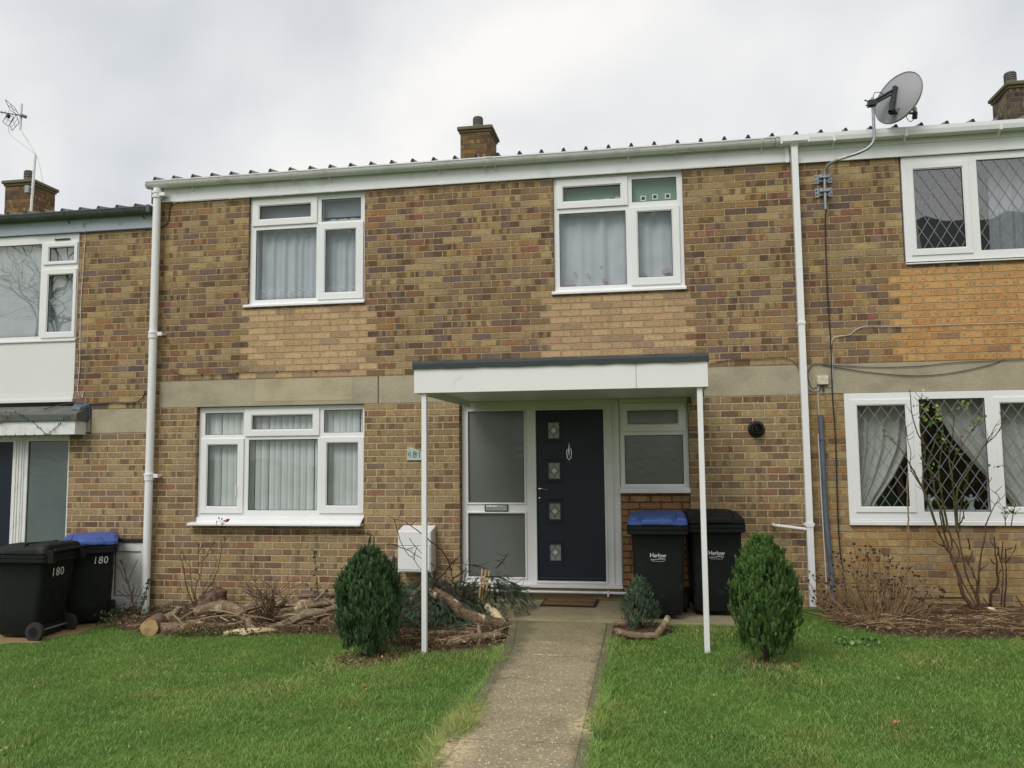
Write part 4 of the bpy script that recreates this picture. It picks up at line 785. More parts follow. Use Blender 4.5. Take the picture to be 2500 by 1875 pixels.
 'CBR2': (-0.012, [[(1.932,2.609),(1.946,2.726),(1.975,2.764),(2.133,2.788),(2.498,2.786)]]),
}
def polys(key, dy=0, sc_=1.):
    y, ls = PD[key]
    return [[Vector((q[0], y+dy, q[1])) if y is not None else Vector((q[0], q[1]+dy, q[2])) for q in l] for l in ls]
def resample(pts, step=.04):
    """Catmull-Rom through the points"""
    pts = [Vector(p) for p in pts]; o = []
    for i in range(len(pts)-1):
        p0, p1, p2, p3 = pts[max(i-1,0)], pts[i], pts[i+1], pts[min(i+2, len(pts)-1)]
        k = max(1, int((p2-p1).length/step))
        for j in range(k):
            t = j/k; o.append(.5*((2*p1) + (p2-p0)*t + (2*p0-5*p1+4*p2-p3)*t*t + (3*p1-p0-3*p2+p3)*t**3))
    return o + [pts[-1]]
# ================================================================== ON THE WALLS
def single(mb, name, mats, label, cat, org, group=None, **k):
    return tag(mb.build(name, mats, None, org, **k), label, cat, group)
def cable(key, name, mat, label, rad=.0035, i=None, clips=0, dy=0, pls=None, group='cables clipped to the brickwork', cat='cable'):
    ls = pls or [l for j, l in enumerate(polys(key, dy)) if i is None or j in i]; mb = MB()
    for l in ls: mb.tube(resample(l, .05), rad, 6)
    if clips:
        for l in ls:
            d = 0; rs = resample(l, .05)
            for a, b in zip(rs, rs[1:]):
                d += (b-a).length
                if d > clips: d = 0; mb.box(a.x-.006, a.x+.006, a.y-.008, a.y+.012, a.z-.009, a.z+.009)
    return single(mb, name, mat, label, cat, tuple(ls[0][0]), group, smooth=True)
cable('CBL1', 'black_cable', 'cableb', 'black cable from the left porch roof along the bricks to the round pipe', .006)
cable('CBW', 'white_cable', 'cablew', 'white cable hanging down the brick strip beside the left-hand window, hooked at its end', .0045, pls=[polys('CBW')[0][:-1] + polys('CBW2')[0]], clips=.35)
cable('CB3', 'black_cable', 'cableb', 'thick black dish cable dropping down the bricks beside the grey conduit', .0065, pls=[polys('CBD')[0][:-1] + polys('CB3')[0] + [Vector((1.97,-.03,.1)), Vector((1.975,-.04,-.02))]])
cable('CB4', 'white_cable', 'cablew', 'thin white cable looping from the beige junction box up beside the black cable', .004, i=[0])
cable('CB4', 'white_cable', 'cablew', 'short wavy white cable from the junction box down into the grey conduit', .004, i=[1])
cable('CB5', 'black_cable', 'cableb', 'black cable sagging across the concrete lintel and looping round to the junction box', .0038, i=[0, 2])
cable('CB5', 'black_cable', 'cableb', 'black cable running straight along the top edge of the right-hand lintel', .0035, i=[1])
cable('CB6', 'black_cable', 'cableb', 'black cable arching over the lintel from the porch to the square pipe', .0035)
cable('CB7', 'black_cable', 'cableb', 'thin cable with a hooked end along the lowest pale brick course above the left lintel', .003, clips=.45)
cable('CB8', 'black_cable', 'cableb', 'thin dark cable clipped under the big window sill and turning down', .003, clips=.5)
_c9 = polys('CB9')[0]
cable('CB9', 'white_cable', 'cablew', 'white cable clipped all along the underside of the main fascia', .0045, pls=[[Vector((1.54,-.036,4.672)), Vector((-1.5,-.036,4.674)), Vector((-4.4,-.036,4.672))] + [Vector((q.x, -.036, q.z)) for q in _c9[2:4]] + [_c9[4]]], clips=.62)
cable('CB9', 'black_cable', 'cableb', 'black cable curving down the bricks between the fascia and the round white pipe', .0055, pls=[_c9[4:] + [Vector((-5.86,-.034,4.36)), Vector((-7.5,-.034,4.362))]])
cable('CBR', 'white_cable', 'cablew', 'thin pale cable running along the orange bricks below the upper leaded window', .0035, pls=[polys('CBR2')[0][:4] + polys('CBR')[0] + [Vector((6,-.012,2.86))]])
cable('FLB', 'black_cable', 'cableb', 'black cable low on the bricks behind the dried shrub and rose', .006)
# string of unlit fairy lights on the left porch
mb = MB(); m2 = []
for l in polys('FL', -.012):
    l = [Vector((q.x, -.212 if q.z < 2.01 else -.245, q.z)) for q in l]; rs = resample(l, .03); mb.tube(rs, .0035, 5)
    for k_, a in enumerate(rs[::2]): s_ = -1 if k_ % 2 else 1; mb.tube([a, a+Vector((.010, -.010, .028*s_))], [.004, .003], 5)
single(mb, 'fairy_lights', 'dkmetal', 'unlit dark string of fairy lights zigzagging over the left porch front', 'lights', (-7.1,-.21,1.9))
# junction box, conduit, flue, meter box, plaque, doorbell-less wall things
mb = MB(); mb.box(1.776,1.889,-.045,-.005,2.268,2.362,0); mb.box(1.786,1.806,-.0475,-.0451,2.33,2.355,1); mb.box(1.862,1.882,-.0475,-.0451,2.325,2.352,1); mb.tube([(1.835,-.03,2.27),(1.838,-.03,2.22),(1.828,-.028,2.19)], .009, 6, 2)
single(mb, 'junction_box', ['boxbeige', 'upvc_dull', 'cableb'], 'small beige junction box on the lintel right of the square downpipe', 'box', (1.83,0,2.27), bevel=.004)
mb = MB(); mb.tube([(1.797,-.03,1.95),(1.800,-.03,1.5),(1.806,-.032,.9),(1.832,-.036,.4),(1.850,-.04,-.03)], .026, 12); mb.tube([(1.770,-.012,1.75),(1.775,-.012,1.2),(1.782,-.014,.6),(1.79,-.014,.1)], .006, 6, 1)
for z in (1.70,): mb.box(1.77,1.83,-.062,0,z-.008,z+.008)
single(mb, 'conduit', ['conduit', 'cablew'], 'tall grey half-round cable conduit leaning on the bricks right of the square downpipe', 'conduit', (1.84,0,-.02), smooth=True)
fl = thing('boiler_flue', 'round black boiler flue sticking out of the bricks right of the porch', 'flue', (1.150,0,1.812))
mb = MB(); mb.lathe([(.05,-.028),(.066,-.036),(.083,-.020),(.088,-.010),(.088,-.001),(0,-.001)], (1.150,0,1.812), 'y', 28); mb.build('collar', 'black', fl, smooth=True)
mb = MB(); mb.lathe([(.048,-.02),(.052,-.03),(.053,-.11),(.049,-.115),(.045,-.108),(.045,-.03),(0,-.03)], (1.150,0,1.812), 'y', 28); mb.lathe([(.0,-.05),(.026,-.05),(.026,-.09),(.021,-.092),(.021,-.052)], (1.150,0,1.812), 'y', 20); mb.build('terminal', 'black', fl, smooth=True)
mt = thing('meter_box', 'white wall-mounted meter box with a lower door behind the left porch post', 'meter box', (-2.53,0,.30))
mb = MB(); mb.loft([[(-2.715,0,.300),(-2.338,0,.300),(-2.338,-.20,.300),(-2.345,-.212,.300),(-2.708,-.212,.300),(-2.715,-.20,.300)],[(-2.715,0,.79),(-2.338,0,.79),(-2.338,-.20,.745),(-2.345,-.212,.742),(-2.708,-.212,.742),(-2.715,-.20,.745)]]); mb.build('case', 'upvc', mt, bevel=.006)
mb = MB(); mb.box(-2.703,-2.352,-.222,-.2125,.312,.583); mb.build('door', 'upvc', mt, bevel=.004)
mb = MB(); mb.box(-2.703,-2.35,-.214,-.2121,.584,.590); mb.box(-2.700,-2.36,-.2235,-.2221,.327,.332); mb.box(-2.3805,-2.377,-.2235,-.2221,.33,.575); mb.lathe([(0,-.003),(.006,-.002),(.006,0)], (-2.548,-.2222,.546), 'y', 10); mb.build('seams', 'mastic', mt)
mb = MB(); mb.tube([(-2.375,-.06,.30),(-2.378,-.06,.1),(-2.38,-.06,-.08)], .017, 10); mb.build('pipe', 'upvc_dull', mt, smooth=True)
mb = MB(); po = [(-2.668,1.515),(-2.485,1.515),(-2.465,1.515),(-2.465,1.612),(-2.50,1.615),(-2.55,1.626),(-2.60,1.652),(-2.64,1.664),(-2.668,1.662)]
mb.loft([[(x,-.018,z) for x, z in po],[(x,-.004,z) for x, z in po]]); pq = single(mb, 'house_number', 'plaque', 'pale green slate house number plaque reading 181 beside the left porch post', 'sign', (-2.57,0,1.515), bevel=.002)
mb = MB(); mb.text('181', .115, lambda c: (-2.578+c.x*.95, -.0185-c.z, 1.575+c.y*.92), ext=.0006, bold=-.001)
mb.build('numerals', 'dark_ink', pq)
for x in (-2.652,-2.478): mb = MB(); mb.tube([(x,-.0185,1.565),(x,-.020,1.585),(x,-.0185,1.605)], [.002,.005,.001], 6); mb.build('fixing', 'dark_ink', pq)
mb = MB(); mb.extrude([(-.001,.10),(-.11,.12),(-.12,.40),(-.08,.452),(-.001,.455)], -2.905, -2.812); single(mb, 'vent_cover', 'brown', 'brown plastic vent cover low on the bricks behind the left conifer', 'vent', (-2.86,0,.10), bevel=.006)
# curtains and blinds hung inside the windows
def drape(name, label, cat, xa, xb, z0, z1, y, folds, amp, mat, n=90, nz=14, group=None, seed=0, edge=0):
    vs = []; fs = []; rr = random.Random(seed); ph = [rr.uniform(0, 6.28) for _ in range(4)]; th = .0015
    for k in range(nz+1):
        z = z0 + (z1-z0)*k/nz; a, b = xa(z), xb(z)
        for i in range(n+1):
            s_ = i/n; w = math.sin(s_*folds*6.283+ph[0])*.55 + math.sin(s_*folds*2.7*3.1+ph[1])*.3 + .35*math.sin(s_*folds*11.3+ph[2])
            vs.append((a+(b-a)*s_, y + amp*w*(1-.25*k/nz), z + edge*abs(math.sin(s_*folds*4))*(k == 0)))
    fs = [(k*(n+1)+i, k*(n+1)+i+1, (k+1)*(n+1)+i+1, (k+1)*(n+1)+i) for k in range(nz) for i in range(n)]
    mb = MB(); mb.add(vs, fs); o = mb.build(name, mat, None, (xa(z0)/2+xb(z0)/2, y, z0), fix=False, smooth=True)
    sm = o.modifiers.new('thick', 'SOLIDIFY'); sm.thickness = th
    return tag(o, label, cat, group)
K = lambda v: (lambda z: v)
nc = drape('net_curtain', 'white net curtain with scroll embroidery filling the upper window above the big ground window', 'curtain', K(-4.60), K(-3.22), 3.40, 4.40, .16, 11, .022, 'net', n=150, group='net curtains', seed=1)
mb = MB()
for i in range(11):
    cx, cz = -4.53+i*.125, 3.53; pts = [(cx+.045*math.cos(t_)*(1-t_/9), .125, cz+.042*math.sin(t_)*(1-t_/9)) for t_ in np.linspace(0, 7, 18)]; mb.tube(pts, .0035, 4); mb.tube([(cx-.06,.125,cz-.02),(cx,.125,cz-.055),(cx+.06,.125,cz-.02)], .003, 4)
mb.build('embroidery', 'lacew', nc)
mb = MB(); mb.box(-4.6,-3.22,.15,.17,4.42,4.66); single(mb, 'pelmet', 'whiteblind', 'plain grey pelmet behind the top panes of the upper left window', 'pelmet', (-3.9,.16,4.42))
nc = drape('net_curtain', 'white net curtain with pink figures in the window above the porch', 'curtain', K(-.94), K(.43), 3.40, 4.34, .15, 6, .022, 'net', n=150, group='net curtains', seed=5)
for (cx, cz, q) in ((-.80,3.49,.055),(-.60,3.58,.028),(-.42,3.51,.045),(-.46,3.66,.018),(.02,3.56,.035),(.27,3.58,.05),(-.75,3.60,.025)):
    mb = MB(); rr = random.Random(int(cx*100)); n_ = 9; po = [(cx+q*math.cos(6.283*i/n_)*rr.uniform(.4,1.1), cz+q*math.sin(6.283*i/n_)*rr.uniform(.3,.9)) for i in range(n_)]
    mb.loft([[(x,.118,z) for x, z in po],[(x,.1195,z) for x, z in po]]); mb.build('printed_figure', 'pinkfig', nc)
gb = MB(); gb.plate((-.94,.43,4.352,4.66), [(x-.022,x+.022,z-.022,z+.022) for x, z in ((-.80,4.405),(-.66,4.400),(-.52,4.41),(-.38,4.41),(-.25,4.42),(.03,4.415),(.16,4.425),(.30,4.425))], .118, .124)
gb = single(gb, 'roller_blind', 'greenblind', 'pale green blind with little white squares behind the top panes above the porch', 'blind', (-.25,.12,4.35))
for x, z in ((-.80,4.405),(-.66,4.400),(-.52,4.41),(-.38,4.41),(-.25,4.42),(.03,4.415),(.16,4.425),(.30,4.425)): mb = MB(); mb.plate((x-.03,x+.03,z-.03,z+.03), [(x-.019,x+.019,z-.019,z+.019)], .110, .1175); mb.build('square_border', 'upvc', gb)
vb = thing('vertical_blind', 'cream vertical slat blind closed behind the big ground-floor window', 'blind', (-4.22,.14,.90))
rr = random.Random(4); x = -5.22; slats = []
while x < -3.20:
    an = R(rr.uniform(8, 26)); w_ = .081; zb = .93 + rr.uniform(-.005, .005); bow = rr.uniform(-.004,.004)
    mb = MB(); c_, s_ = math.cos(an)*w_/2, math.sin(an)*w_/2
    for t0_, t1_ in ((0,1),):
        ring = lambda z: [(x-c_, .16-s_, z), (x-c_*.4, .16-s_*.4-.006, z), (x+c_*.4+bow, .16+s_*.4-.006, z), (x+c_+bow, .16+s_, z), (x+c_*.4+bow, .16+s_*.4-.004, z), (x-c_*.4, .16-s_*.4-.004, z)]
        mb.loft([ring(zb), ring(1.5), ring(2.14)])
    mb.build('slat', 'blind', vb); x += rr.choice((.074, .076, .079, .084, .096))
mb = MB(); mb.box(-5.25,-3.19,.12,.17,2.115,2.16); mb.build('headrail', 'upvc', vb)
drape('curtain', 'ivory curtain tied back to the left in the right-hand ground-floor window', 'curtain', K(2.06), lambda z: float(np.interp(z, [.9,1.05,1.3,1.6,2.2], [2.28,2.36,2.54,2.70,2.80])), .93, 2.15, .17, 4.5, .030, 'drape', n=120, nz=30, seed=8, group='tied-back curtains')
drape('curtain', 'ivory curtain swept to the right across the middle and right leaded panes at ground level', 'curtain', lambda z: float(np.interp(z, [.9,1.1,1.35,1.7,2.2], [3.74,3.62,3.40,3.14,2.90])), K(4.10), .93, 2.15, .19, 5, .030, 'drape', n=120, nz=30, seed=9, group='tied-back curtains')
drape('net_curtain', 'pale curtain edge at the left of the upper leaded window', 'curtain', K(2.74), lambda z: 2.96-.1*(z-3.6), 3.56, 4.62, .22, 3, .02, 'net', n=60, seed=12, group='net curtains')
drape('net_curtain', 'pale gathered curtain in the middle of the upper leaded window', 'curtain', lambda z: 3.62+.03*(z-3.6), K(4.3), 3.56, 4.62, .22, 5, .02, 'net', n=90, seed=13, group='net curtains')
drape('net_curtain', 'plain pale curtain added behind the left neighbour panes to lighten them, above the white panel', 'curtain', K(-9.0), K(-6.93), 3.07, 4.30, .09, 5, .012, 'net', n=90, seed=21, group='net curtains')  # added pale cloth, stands in for bright sky mirrored in these panes
def figurine(x, z, lab):
    mb = MB(); mb.lathe([(.03,0),(.035,.01),(.02,.05),(.028,.09),(.012,.12),(.02,.15),(0,.17)], (x,.12,z), 'z', 12)
    for s_ in (-1, 1): mb.tube([(x+s_*.01,.12,z+.1),(x+s_*.05,.12,z+.13),(x+s_*.07,.12,z+.09)], [.02,.018,.005], 6)
    single(mb, 'ornament', 'frost_sq', lab, 'ornament', (x,.12,z), smooth=True)
figurine(2.86, .955, 'pale glass ornament on the sill at the left of the middle leaded pane'); figurine(3.26, .955, 'pale glass ornament on the sill at the right of the middle leaded pane')
mb = MB(); mb.box(2.05,4.12,.03,.25,.915,.955); mb.build('window_board', 'upvc', HR)
# ================================================================== DISH AND AERIAL
ds = thing('satellite_dish', 'grey satellite dish on a bent galvanised pole above the right-hand fascia', 'satellite dish', (1.93,-.05,4.33))
mb = MB(); mb.tube(resample([(1.930,-.06,4.125),(1.932,-.06,4.30),(1.934,-.062,4.47),(1.945,-.075,4.55),(1.99,-.12,4.60),(2.09,-.19,4.622),(2.22,-.25,4.64),(2.33,-.27,4.685),(2.385,-.28,4.76),(2.392,-.28,4.90),(2.392,-.28,5.21)], .02), .0155, 12); pole = mb.build('pole', 'galv', ds, smooth=True)
mb = MB(); mb.tube([(2.055,-.172,4.619),(2.135,-.215,4.628)], .0175, 12); mb.build('sleeve', 'ltplastic', ds, smooth=True)
for z in (4.47, 4.32):
    mb = MB(); mb.plate((1.842,2.020,z-.050,z+.050), [(1.852,1.862,z+.012,z+.030), (1.852,1.862,z-.030,z-.012), (2.0,2.010,z+.012,z+.030), (2.0,2.010,z-.030,z-.012)], -.012, -.002)
    mb.box(1.885,1.975,-.045,-.0121,z-.042,z+.042); mb.box(1.878,1.985,-.085,-.04,z-.010,z+.010); mb.tube([(1.905,-.09,z),(1.905,-.03,z)], .007, 6); mb.tube([(1.962,-.09,z),(1.962,-.03,z)], .007, 6)
    mb.build('wall_bracket', 'galv', ds, bevel=.003)
nd = Vector((.64,.72,-.20)).normalized(); upv = Vector((.10,0,1)); ax = (upv - nd*upv.dot(nd)).normalized(); ay = nd.cross(ax); ex = ax*math.cos(.36)+ay*math.sin(.36); ey = nd.cross(ex)
DC = Vector((2.66,-.22,5.215)); mb = MB(); rings = []
def dpt(th, k, off): return DC + ex*(math.sin(th)*k*.275) + ey*(math.cos(th)*k*.228) + nd*(off + .055*(k*k-1))
n = 48
for k, off in ((0.02,0),(.3,0),(.6,0),(.85,0),(.97,0),(1.0,.0),(1.025,-.012),(1.035,-.004),(1.03,.012),(1.0,.012)): rings.append([dpt(2*math.pi*j/n, k, off) for j in range(n)])
for k in (.97,.85,.6,.3,.02): rings.append([dpt(2*math.pi*j/n, k, .008) for j in range(n)])
mb.loft(rings); mb.build('reflector', 'dish', ds, smooth=True)
mb = MB(); B0 = DC - nd*.09
q0 = Vector((2.36,-.30,5.145)); q1 = B0 + ax*.05 + ay*.0
mb.tube([q0, q0*.5+q1*.5, q1], .020, 6, flat=.8); mb.tube([q0+Vector((0,0,-.03)), q1+Vector((0,0,-.035))], .012, 6)
mb.tube([q1+ax*.03, q1-ax*.06, B0-ax*.20-nd*.01], .026, 6, flat=.6); mb.tube([q1+ax*.03, q1+ax*.035+nd*.05], .016, 6)
arm0 = B0-ax*.20; ad = (Vector((.80,.55,.12))).normalized(); mb.tube([arm0, arm0+ad*.10-ax*.02, arm0+ad*.33], [.022,.014,.012], 8); mb.lathe([(.035,-.01),(.035,.01),(0,.01),(0,-.01)], tuple(arm0), 'y', 12)
mb.box(2.345,2.42,-.325,-.245,5.12,5.175); mb.tube([(2.30,-.33,5.17),(2.37,-.31,5.15)], .007, 6); mb.tube([(2.31,-.33,5.11),(2.37,-.31,5.13)], .007, 6)
mb.build('bracket', 'dkmetal', ds)
lt = arm0+ad*.35; mb = MB(); mb.tube([lt+ax*.05-nd*.03, lt+ax*.015], [.026,.022], 12, 0); mb.tube([lt+ax*.01, lt-ax*.055+nd*.01], .027, 8, 1); mb.build('receiver', ['ltplastic', 'dkmetal'], ds, smooth=True)
mb = MB(); mb.tube(resample([lt-ax*.05, lt-ax*.12-nd*.05, lt-ax*.13-nd*.14, lt-ax*.05-nd*.24, arm0+nd*.02]), .004, 5); mb.tube(resample([(2.395,-.28,5.21),(2.42,-.27,5.27),(2.48,-.25,5.275),(2.54,-.24,5.23)]), .004, 5); mb.build('cable', 'dkmetal', ds)
an = thing('tv_aerial', 'white cranked mast with a wire grid television aerial on the far left chimney', 'aerial', (-10.02,2.86,5.6))
mb = MB(); Y = 2.86
def ax_(x, z, y=Y): return Vector((x+.855*(3.0-Y), y, z-.05))
mb.tube([ax_(-10.167,5.55), ax_(-10.15,6.1), ax_(-10.125,6.70)], .021, 10); mb.tube([ax_(-10.122,6.72), ax_(-10.20,6.85), ax_(-10.42,7.16), ax_(-10.432,7.19)], .013, 8); mb.tube([ax_(-10.432,7.17), ax_(-10.425,7.62)], .019, 10)
mb.build('mast', 'upvc_dull', an, smooth=True)
mb = MB(); bx = ax_(-10.364,7.40); bl = ax_(-10.90,7.45); bl.y -= .25; mb.tube([bx, bl], .008, 6)
for d_ in (.06,.14,.22,.30,.38,.46):
    c_ = bx + (bl-bx)*(.35+d_); mb.tube([c_+Vector((.0,.0,-.05)), c_+Vector((0,.0,.05))], .003, 4); mb.tube([c_+Vector((.03,.06,0)), c_-Vector((.03,.06,0))], .003, 4)
def gridp(P_):
    for a, b in ((0,1),(1,2),(2,3),(3,0)): mb.tube([P_[a], P_[b]], .005, 5)
    mb.tube([(P_[0]+P_[1])/2, (P_[2]+P_[3])/2], .004, 4); mb.tube([(P_[1]+P_[2])/2, (P_[3]+P_[0])/2], .004, 4)
gridp([ax_(-10.52,7.44), ax_(-10.462,7.288), ax_(-10.589,7.161), ax_(-10.64,7.27)]); gridp([ax_(-10.70,7.46), ax_(-10.57,7.40), ax_(-10.66,7.24), ax_(-10.776,7.326)])
gridp([ax_(-10.746,7.719), ax_(-10.56,7.57), ax_(-10.46,7.41), ax_(-10.64,7.52)]); mb.tube([ax_(-10.68,7.39), ax_(-10.66,7.45)], .03, 6); mb.build('grid', 'dkmetal', an)
mb = MB(); mb.box(*[v for v in (-10.13,-10.06,2.80,2.93)], 6.0, 6.12); mb.tube([ax_(-10.40,7.40)+Vector((0,-.05,0)), ax_(-10.36,7.40)+Vector((0,.04,0))], .03, 8); mb.build('clamp', 'galv', an)
mb = MB(); mb.tube(resample([ax_(-10.66,7.24), ax_(-10.62,7.10), ax_(-10.40,6.92), ax_(-10.13,6.72), ax_(-10.06,6.60), ax_(-9.96,6.22)]), .005, 5); mb.build('cable', 'cablew', an)
# ================================================================== ON THE GROUND: mat, bins
MT = Matrix.Translation((-.835,-.195,.002)) @ Matrix.Rotation(R(-2), 4, 'Z')
fm = lambda x, y, z: tuple(MT @ Vector((x, y, z)))
mb = MB()
for a in ((-.285,.285,-.205,.205,0,.014,0),): mb.add([fm(a[i], a[2+j], a[4+k]) for k in (0,1) for i, j in ((0,0),(1,0),(1,1),(0,1))], [(0,3,2,1),(4,5,6,7),(0,1,5,4),(1,2,6,5),(2,3,7,6),(3,0,4,7)], 1)
mb.add([fm(x, y, z) for z in (.0142,.0165) for x, y in ((-.262,-.183),(.262,-.183),(.262,.183),(-.262,.183))], [(0,3,2,1),(4,5,6,7),(0,1,5,4),(1,2,6,5),(2,3,7,6),(3,0,4,7)], 0)
dmt = single(mb, 'doormat', ['mat', 'matedge'], 'brown coir doormat with a black rim lettered welcome in front of the door', 'doormat', (-.835,-.195,0))
mb = MB(); mb.text('welcome', .13, lambda c: fm(c.x*1.05, c.y*1.35, .0167+c.z), shear=.35, ext=.0005, spacing=1.02)
for (a, b, c_, d_) in ((-.245,.245,-.168,-.162),(-.245,.245,.162,.168),(-.245,-.239,-.162,.162),(.239,.245,-.162,.162)): mb.add([fm(x, y, z) for z in (.0166,.0172) for x, y in ((a,c_),(b,c_),(b,d_),(a,d_))], [(0,3,2,1),(4,5,6,7),(0,1,5,4),(1,2,6,5),(2,3,7,6),(3,0,4,7)])
mb.build('lettering', 'matink', dmt)
def rrect(w, d, z, rr_=.05, cy=0, n=4, dz=0):
    o = []
    for cx, cyy, a0 in ((w/2-rr_, d/2-rr_, 0), (-w/2+rr_, d/2-rr_, 90), (-w/2+rr_, -d/2+rr_, 180), (w/2-rr_, -d/2+rr_, 270)):
        for k in range(n+1):
            a_ = R(a0+90*k/n); y = cyy+rr_*math.sin(a_)+cy; o.append((cx+rr_*math.cos(a_), y, z + dz*(y+.3)/.6))
    return o
def wheelie_bin(label, loc, rot, lid='binblk', logo=None):
    b = thing('wheelie_bin', label, 'wheelie bin', (0,0,0), 'household wheelie bins')
    mb = MB(); mb.loft([rrect(.40,.40,.045,.05,-.045), rrect(.44,.45,.075,.05,-.04), rrect(.46,.475,.30,.055,-.03), rrect(.485,.53,.62,.055,-.01), rrect(.50,.565,.80,.055,0), rrect(.52,.585,.812,.055,0)]); 
    mb.box(-.17,.17,.13,.20,.04,.15); body = mb.build('body', 'binblk', b, smooth=True)
    mb = MB(); mb.loft([rrect(.552,.628,.800,.05,0), rrect(.572,.652,.806,.05,0), rrect(.572,.652,.838,.05,0), rrect(.558,.640,.842,.05,0), rrect(.572,.652,.848,.05,0), rrect(.572,.652,.880,.05,0), rrect(.5,.6,.884,.05,0)]); 
    mb.tube([(-.235,.34,.90),(-.235,.395,.925),(.235,.395,.925),(.235,.34,.90)], .017, 8)
    for x in (-.235, .235): mb.box(x-.02, x+.02, .30, .385, .80, .93)
    mb.build('rim', 'binblk', b, smooth=True)
    mb = MB(); mb.loft([rrect(.556,.636,.886,.06,0), rrect(.566,.648,.892,.06,0), rrect(.562,.642,.925,.06,0,dz=.015), rrect(.53,.600,.938,.07,.01,dz=.035), rrect(.42,.46,.948,.08,.03,dz=.045), rrect(.2,.2,.952,.08,.05,dz=.045)])
    rg = []      # raised grip at the front edge, and two shoulders
    for z, gx, gy0, gy1 in ((.900,.150,-.345,-.16), (.925,.145,-.347,-.16), (.958,.115,-.325,-.12), (.972,.09,-.28,-.06)): rg.append([(-gx,gy0,z),(gx,gy0,z),(gx*1.05,gy1,z+.006),(-gx*1.05,gy1,z+.006)])
    mb.loft(rg)
    for s_ in (-1, 1): mb.loft([[(s_*a, b_, c_) for a, b_, c_ in ((.27,-.30,.918),(.165,-.32,.918),(.165,.05,.94),(.27,.05,.94))], [(s_*a, b_, c_) for a, b_, c_ in ((.245,-.27,.957),(.19,-.285,.957),(.185,.04,.985),(.24,.04,.985))]])
    mb.build('lid', lid, b, smooth=True)
    for s_ in (-1, 1):
        mb = MB(); mb.lathe([(.0,-.026),(.03,-.028),(.055,-.02),(.075,-.026),(.095,-.024),(.100,-.012),(.100,.012),(.095,.024),(.07,.026),(.0,.026)], (s_*.245,.205,.10), 'x', 22, 0); wh = mb.build('wheel', 'rubber', b, smooth=True)
        mb = MB(); mb.lathe([(.0,-.032),(.014,-.031),(.018,-.026),(.05,-.0285),(.052,-.018)] if s_ < 0 else [(.052,.018),(.05,.0285),(.018,.026),(.014,.031),(0,.032)], (s_*.245,.205,.10), 'x', 18); mb.build('hub', 'binblk', wh, smooth=True)
    mb = MB(); mb.tube([(-.22,.205,.10),(.22,.205,.10)], .011, 8); mb.build('axle', 'galv', b, smooth=True)
    if logo == 'council':
        mb = MB(); fr_ = lambda z: -.2625-.030*(z-.3)/.32 - .0015 if z < .62 else -.2775-.0075*(z-.62)/.18-.0015
        def tf(cx, cz): return lambda c: (cx+c.x, fr_(cz+c.y)-.003-c.z, cz+c.y)
        mb.text('Harlow', .052, tf(.0,.605), ext=.0004, bold=.0006, spacing=.96)
        mb.text('Council', .014, tf(.038,.580), ext=.0004)
        for k, (z, am) in enumerate(((.572,.006),(.566,.005))): mb.tube([(x, fr_(z)-.003, z+am*math.sin(x*42+k)) for x in np.linspace(-.07,.07,12)], .0014, 4)
        mb.text('www.harlow.gov.uk', .0135, tf(0,.551), ext=.0004, spacing=1.05); mb.build('logo', 'white_ink', body)
    elif logo == 'back':
        mb = MB(); mb.text('180', .125, lambda c: (.055-c.x*.95, .2925+.005+c.z-.045*(1-(.685+c.y)/.80), .685+c.y), ext=.0006, spacing=1.08, bold=-.0006); mb.build('numerals', 'white_ink', body)
    elif logo == 'front':
        mb = MB(); mb.text('180', .115, lambda c: (.115+c.x*.85, -.279-.004-c.z-.035*c.y, .715+c.y), ext=.0006, spacing=1.08, bold=-.0006, shear=.12); mb.build('numerals', 'white_ink', body)
    b.location = loc; b.rotation_euler = (0,0,R(rot)); return b
wheelie_bin('black wheelie bin with a blue lid standing under the small window by the front door', (.088,-.70,.0), -1, 'binblue', 'council')
wheelie_bin('all-black wheelie bin behind the right porch post', (.625,-.47,.0), 3, 'binblk', 'council')
wheelie_bin('all-black wheelie bin at the left edge with its back marked 180 turned to us', (-6.44,-1.05,-.30), -90, 'binblk', 'back')
wheelie_bin('blue-lidded wheelie bin marked 180 beside the white meter cupboard', (-6.33,-.36,-.285), 34, 'binblue', 'front')
# ================================================================== VEGETATION
def leaflet_template(kind):
    """flat spray lying in x/z, tip up, length about 1; returns verts, tris, shade (0 base .. 1 tip)"""
    v = []; f = []; s = []
    def blade(p, d, L_, w):
        d = d/np.linalg.norm(d); n_ = np.array([d[2], 0, -d[0]]); o = len(v)
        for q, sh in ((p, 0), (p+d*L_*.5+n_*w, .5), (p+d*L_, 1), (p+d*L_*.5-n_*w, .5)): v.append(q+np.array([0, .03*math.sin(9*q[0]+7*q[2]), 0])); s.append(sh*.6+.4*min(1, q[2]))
        f.extend([(o, o+1, o+2), (o, o+2, o+3)])
    if kind == 'fan':
        for k in range(11):
            t_ = .06+k*.083
            for sd_ in (-1, 1): blade(np.array([0, 0, t_]), np.array([sd_*(.75-.25*t_), 0, .8]), .36*(1-.55*t_), .034)
        blade(np.array([0, 0, 0.]), np.array([0, 0, 1.]), 1.05, .035)
    elif kind == 'needle':
        for k in range(12):
            t_ = .03+k*.078
            for sd_ in (-1, 1): blade(np.array([0, 0, t_]), np.array([sd_*.9, 0, .75]), .20*(1-.3*t_), .030)
        blade(np.array([0, 0, 0.]), np.array([0, 0, 1.]), 1.0, .03)
    return np.array(v), np.array(f), np.array(s)
def orient(up, face):
    up = up/np.linalg.norm(up, axis=1, keepdims=True); x = np.cross(up, face); x /= np.linalg.norm(x, axis=1, keepdims=True)+1e-9; y = np.cross(up, x)
    return np.stack([x, y, up], 2)            # columns
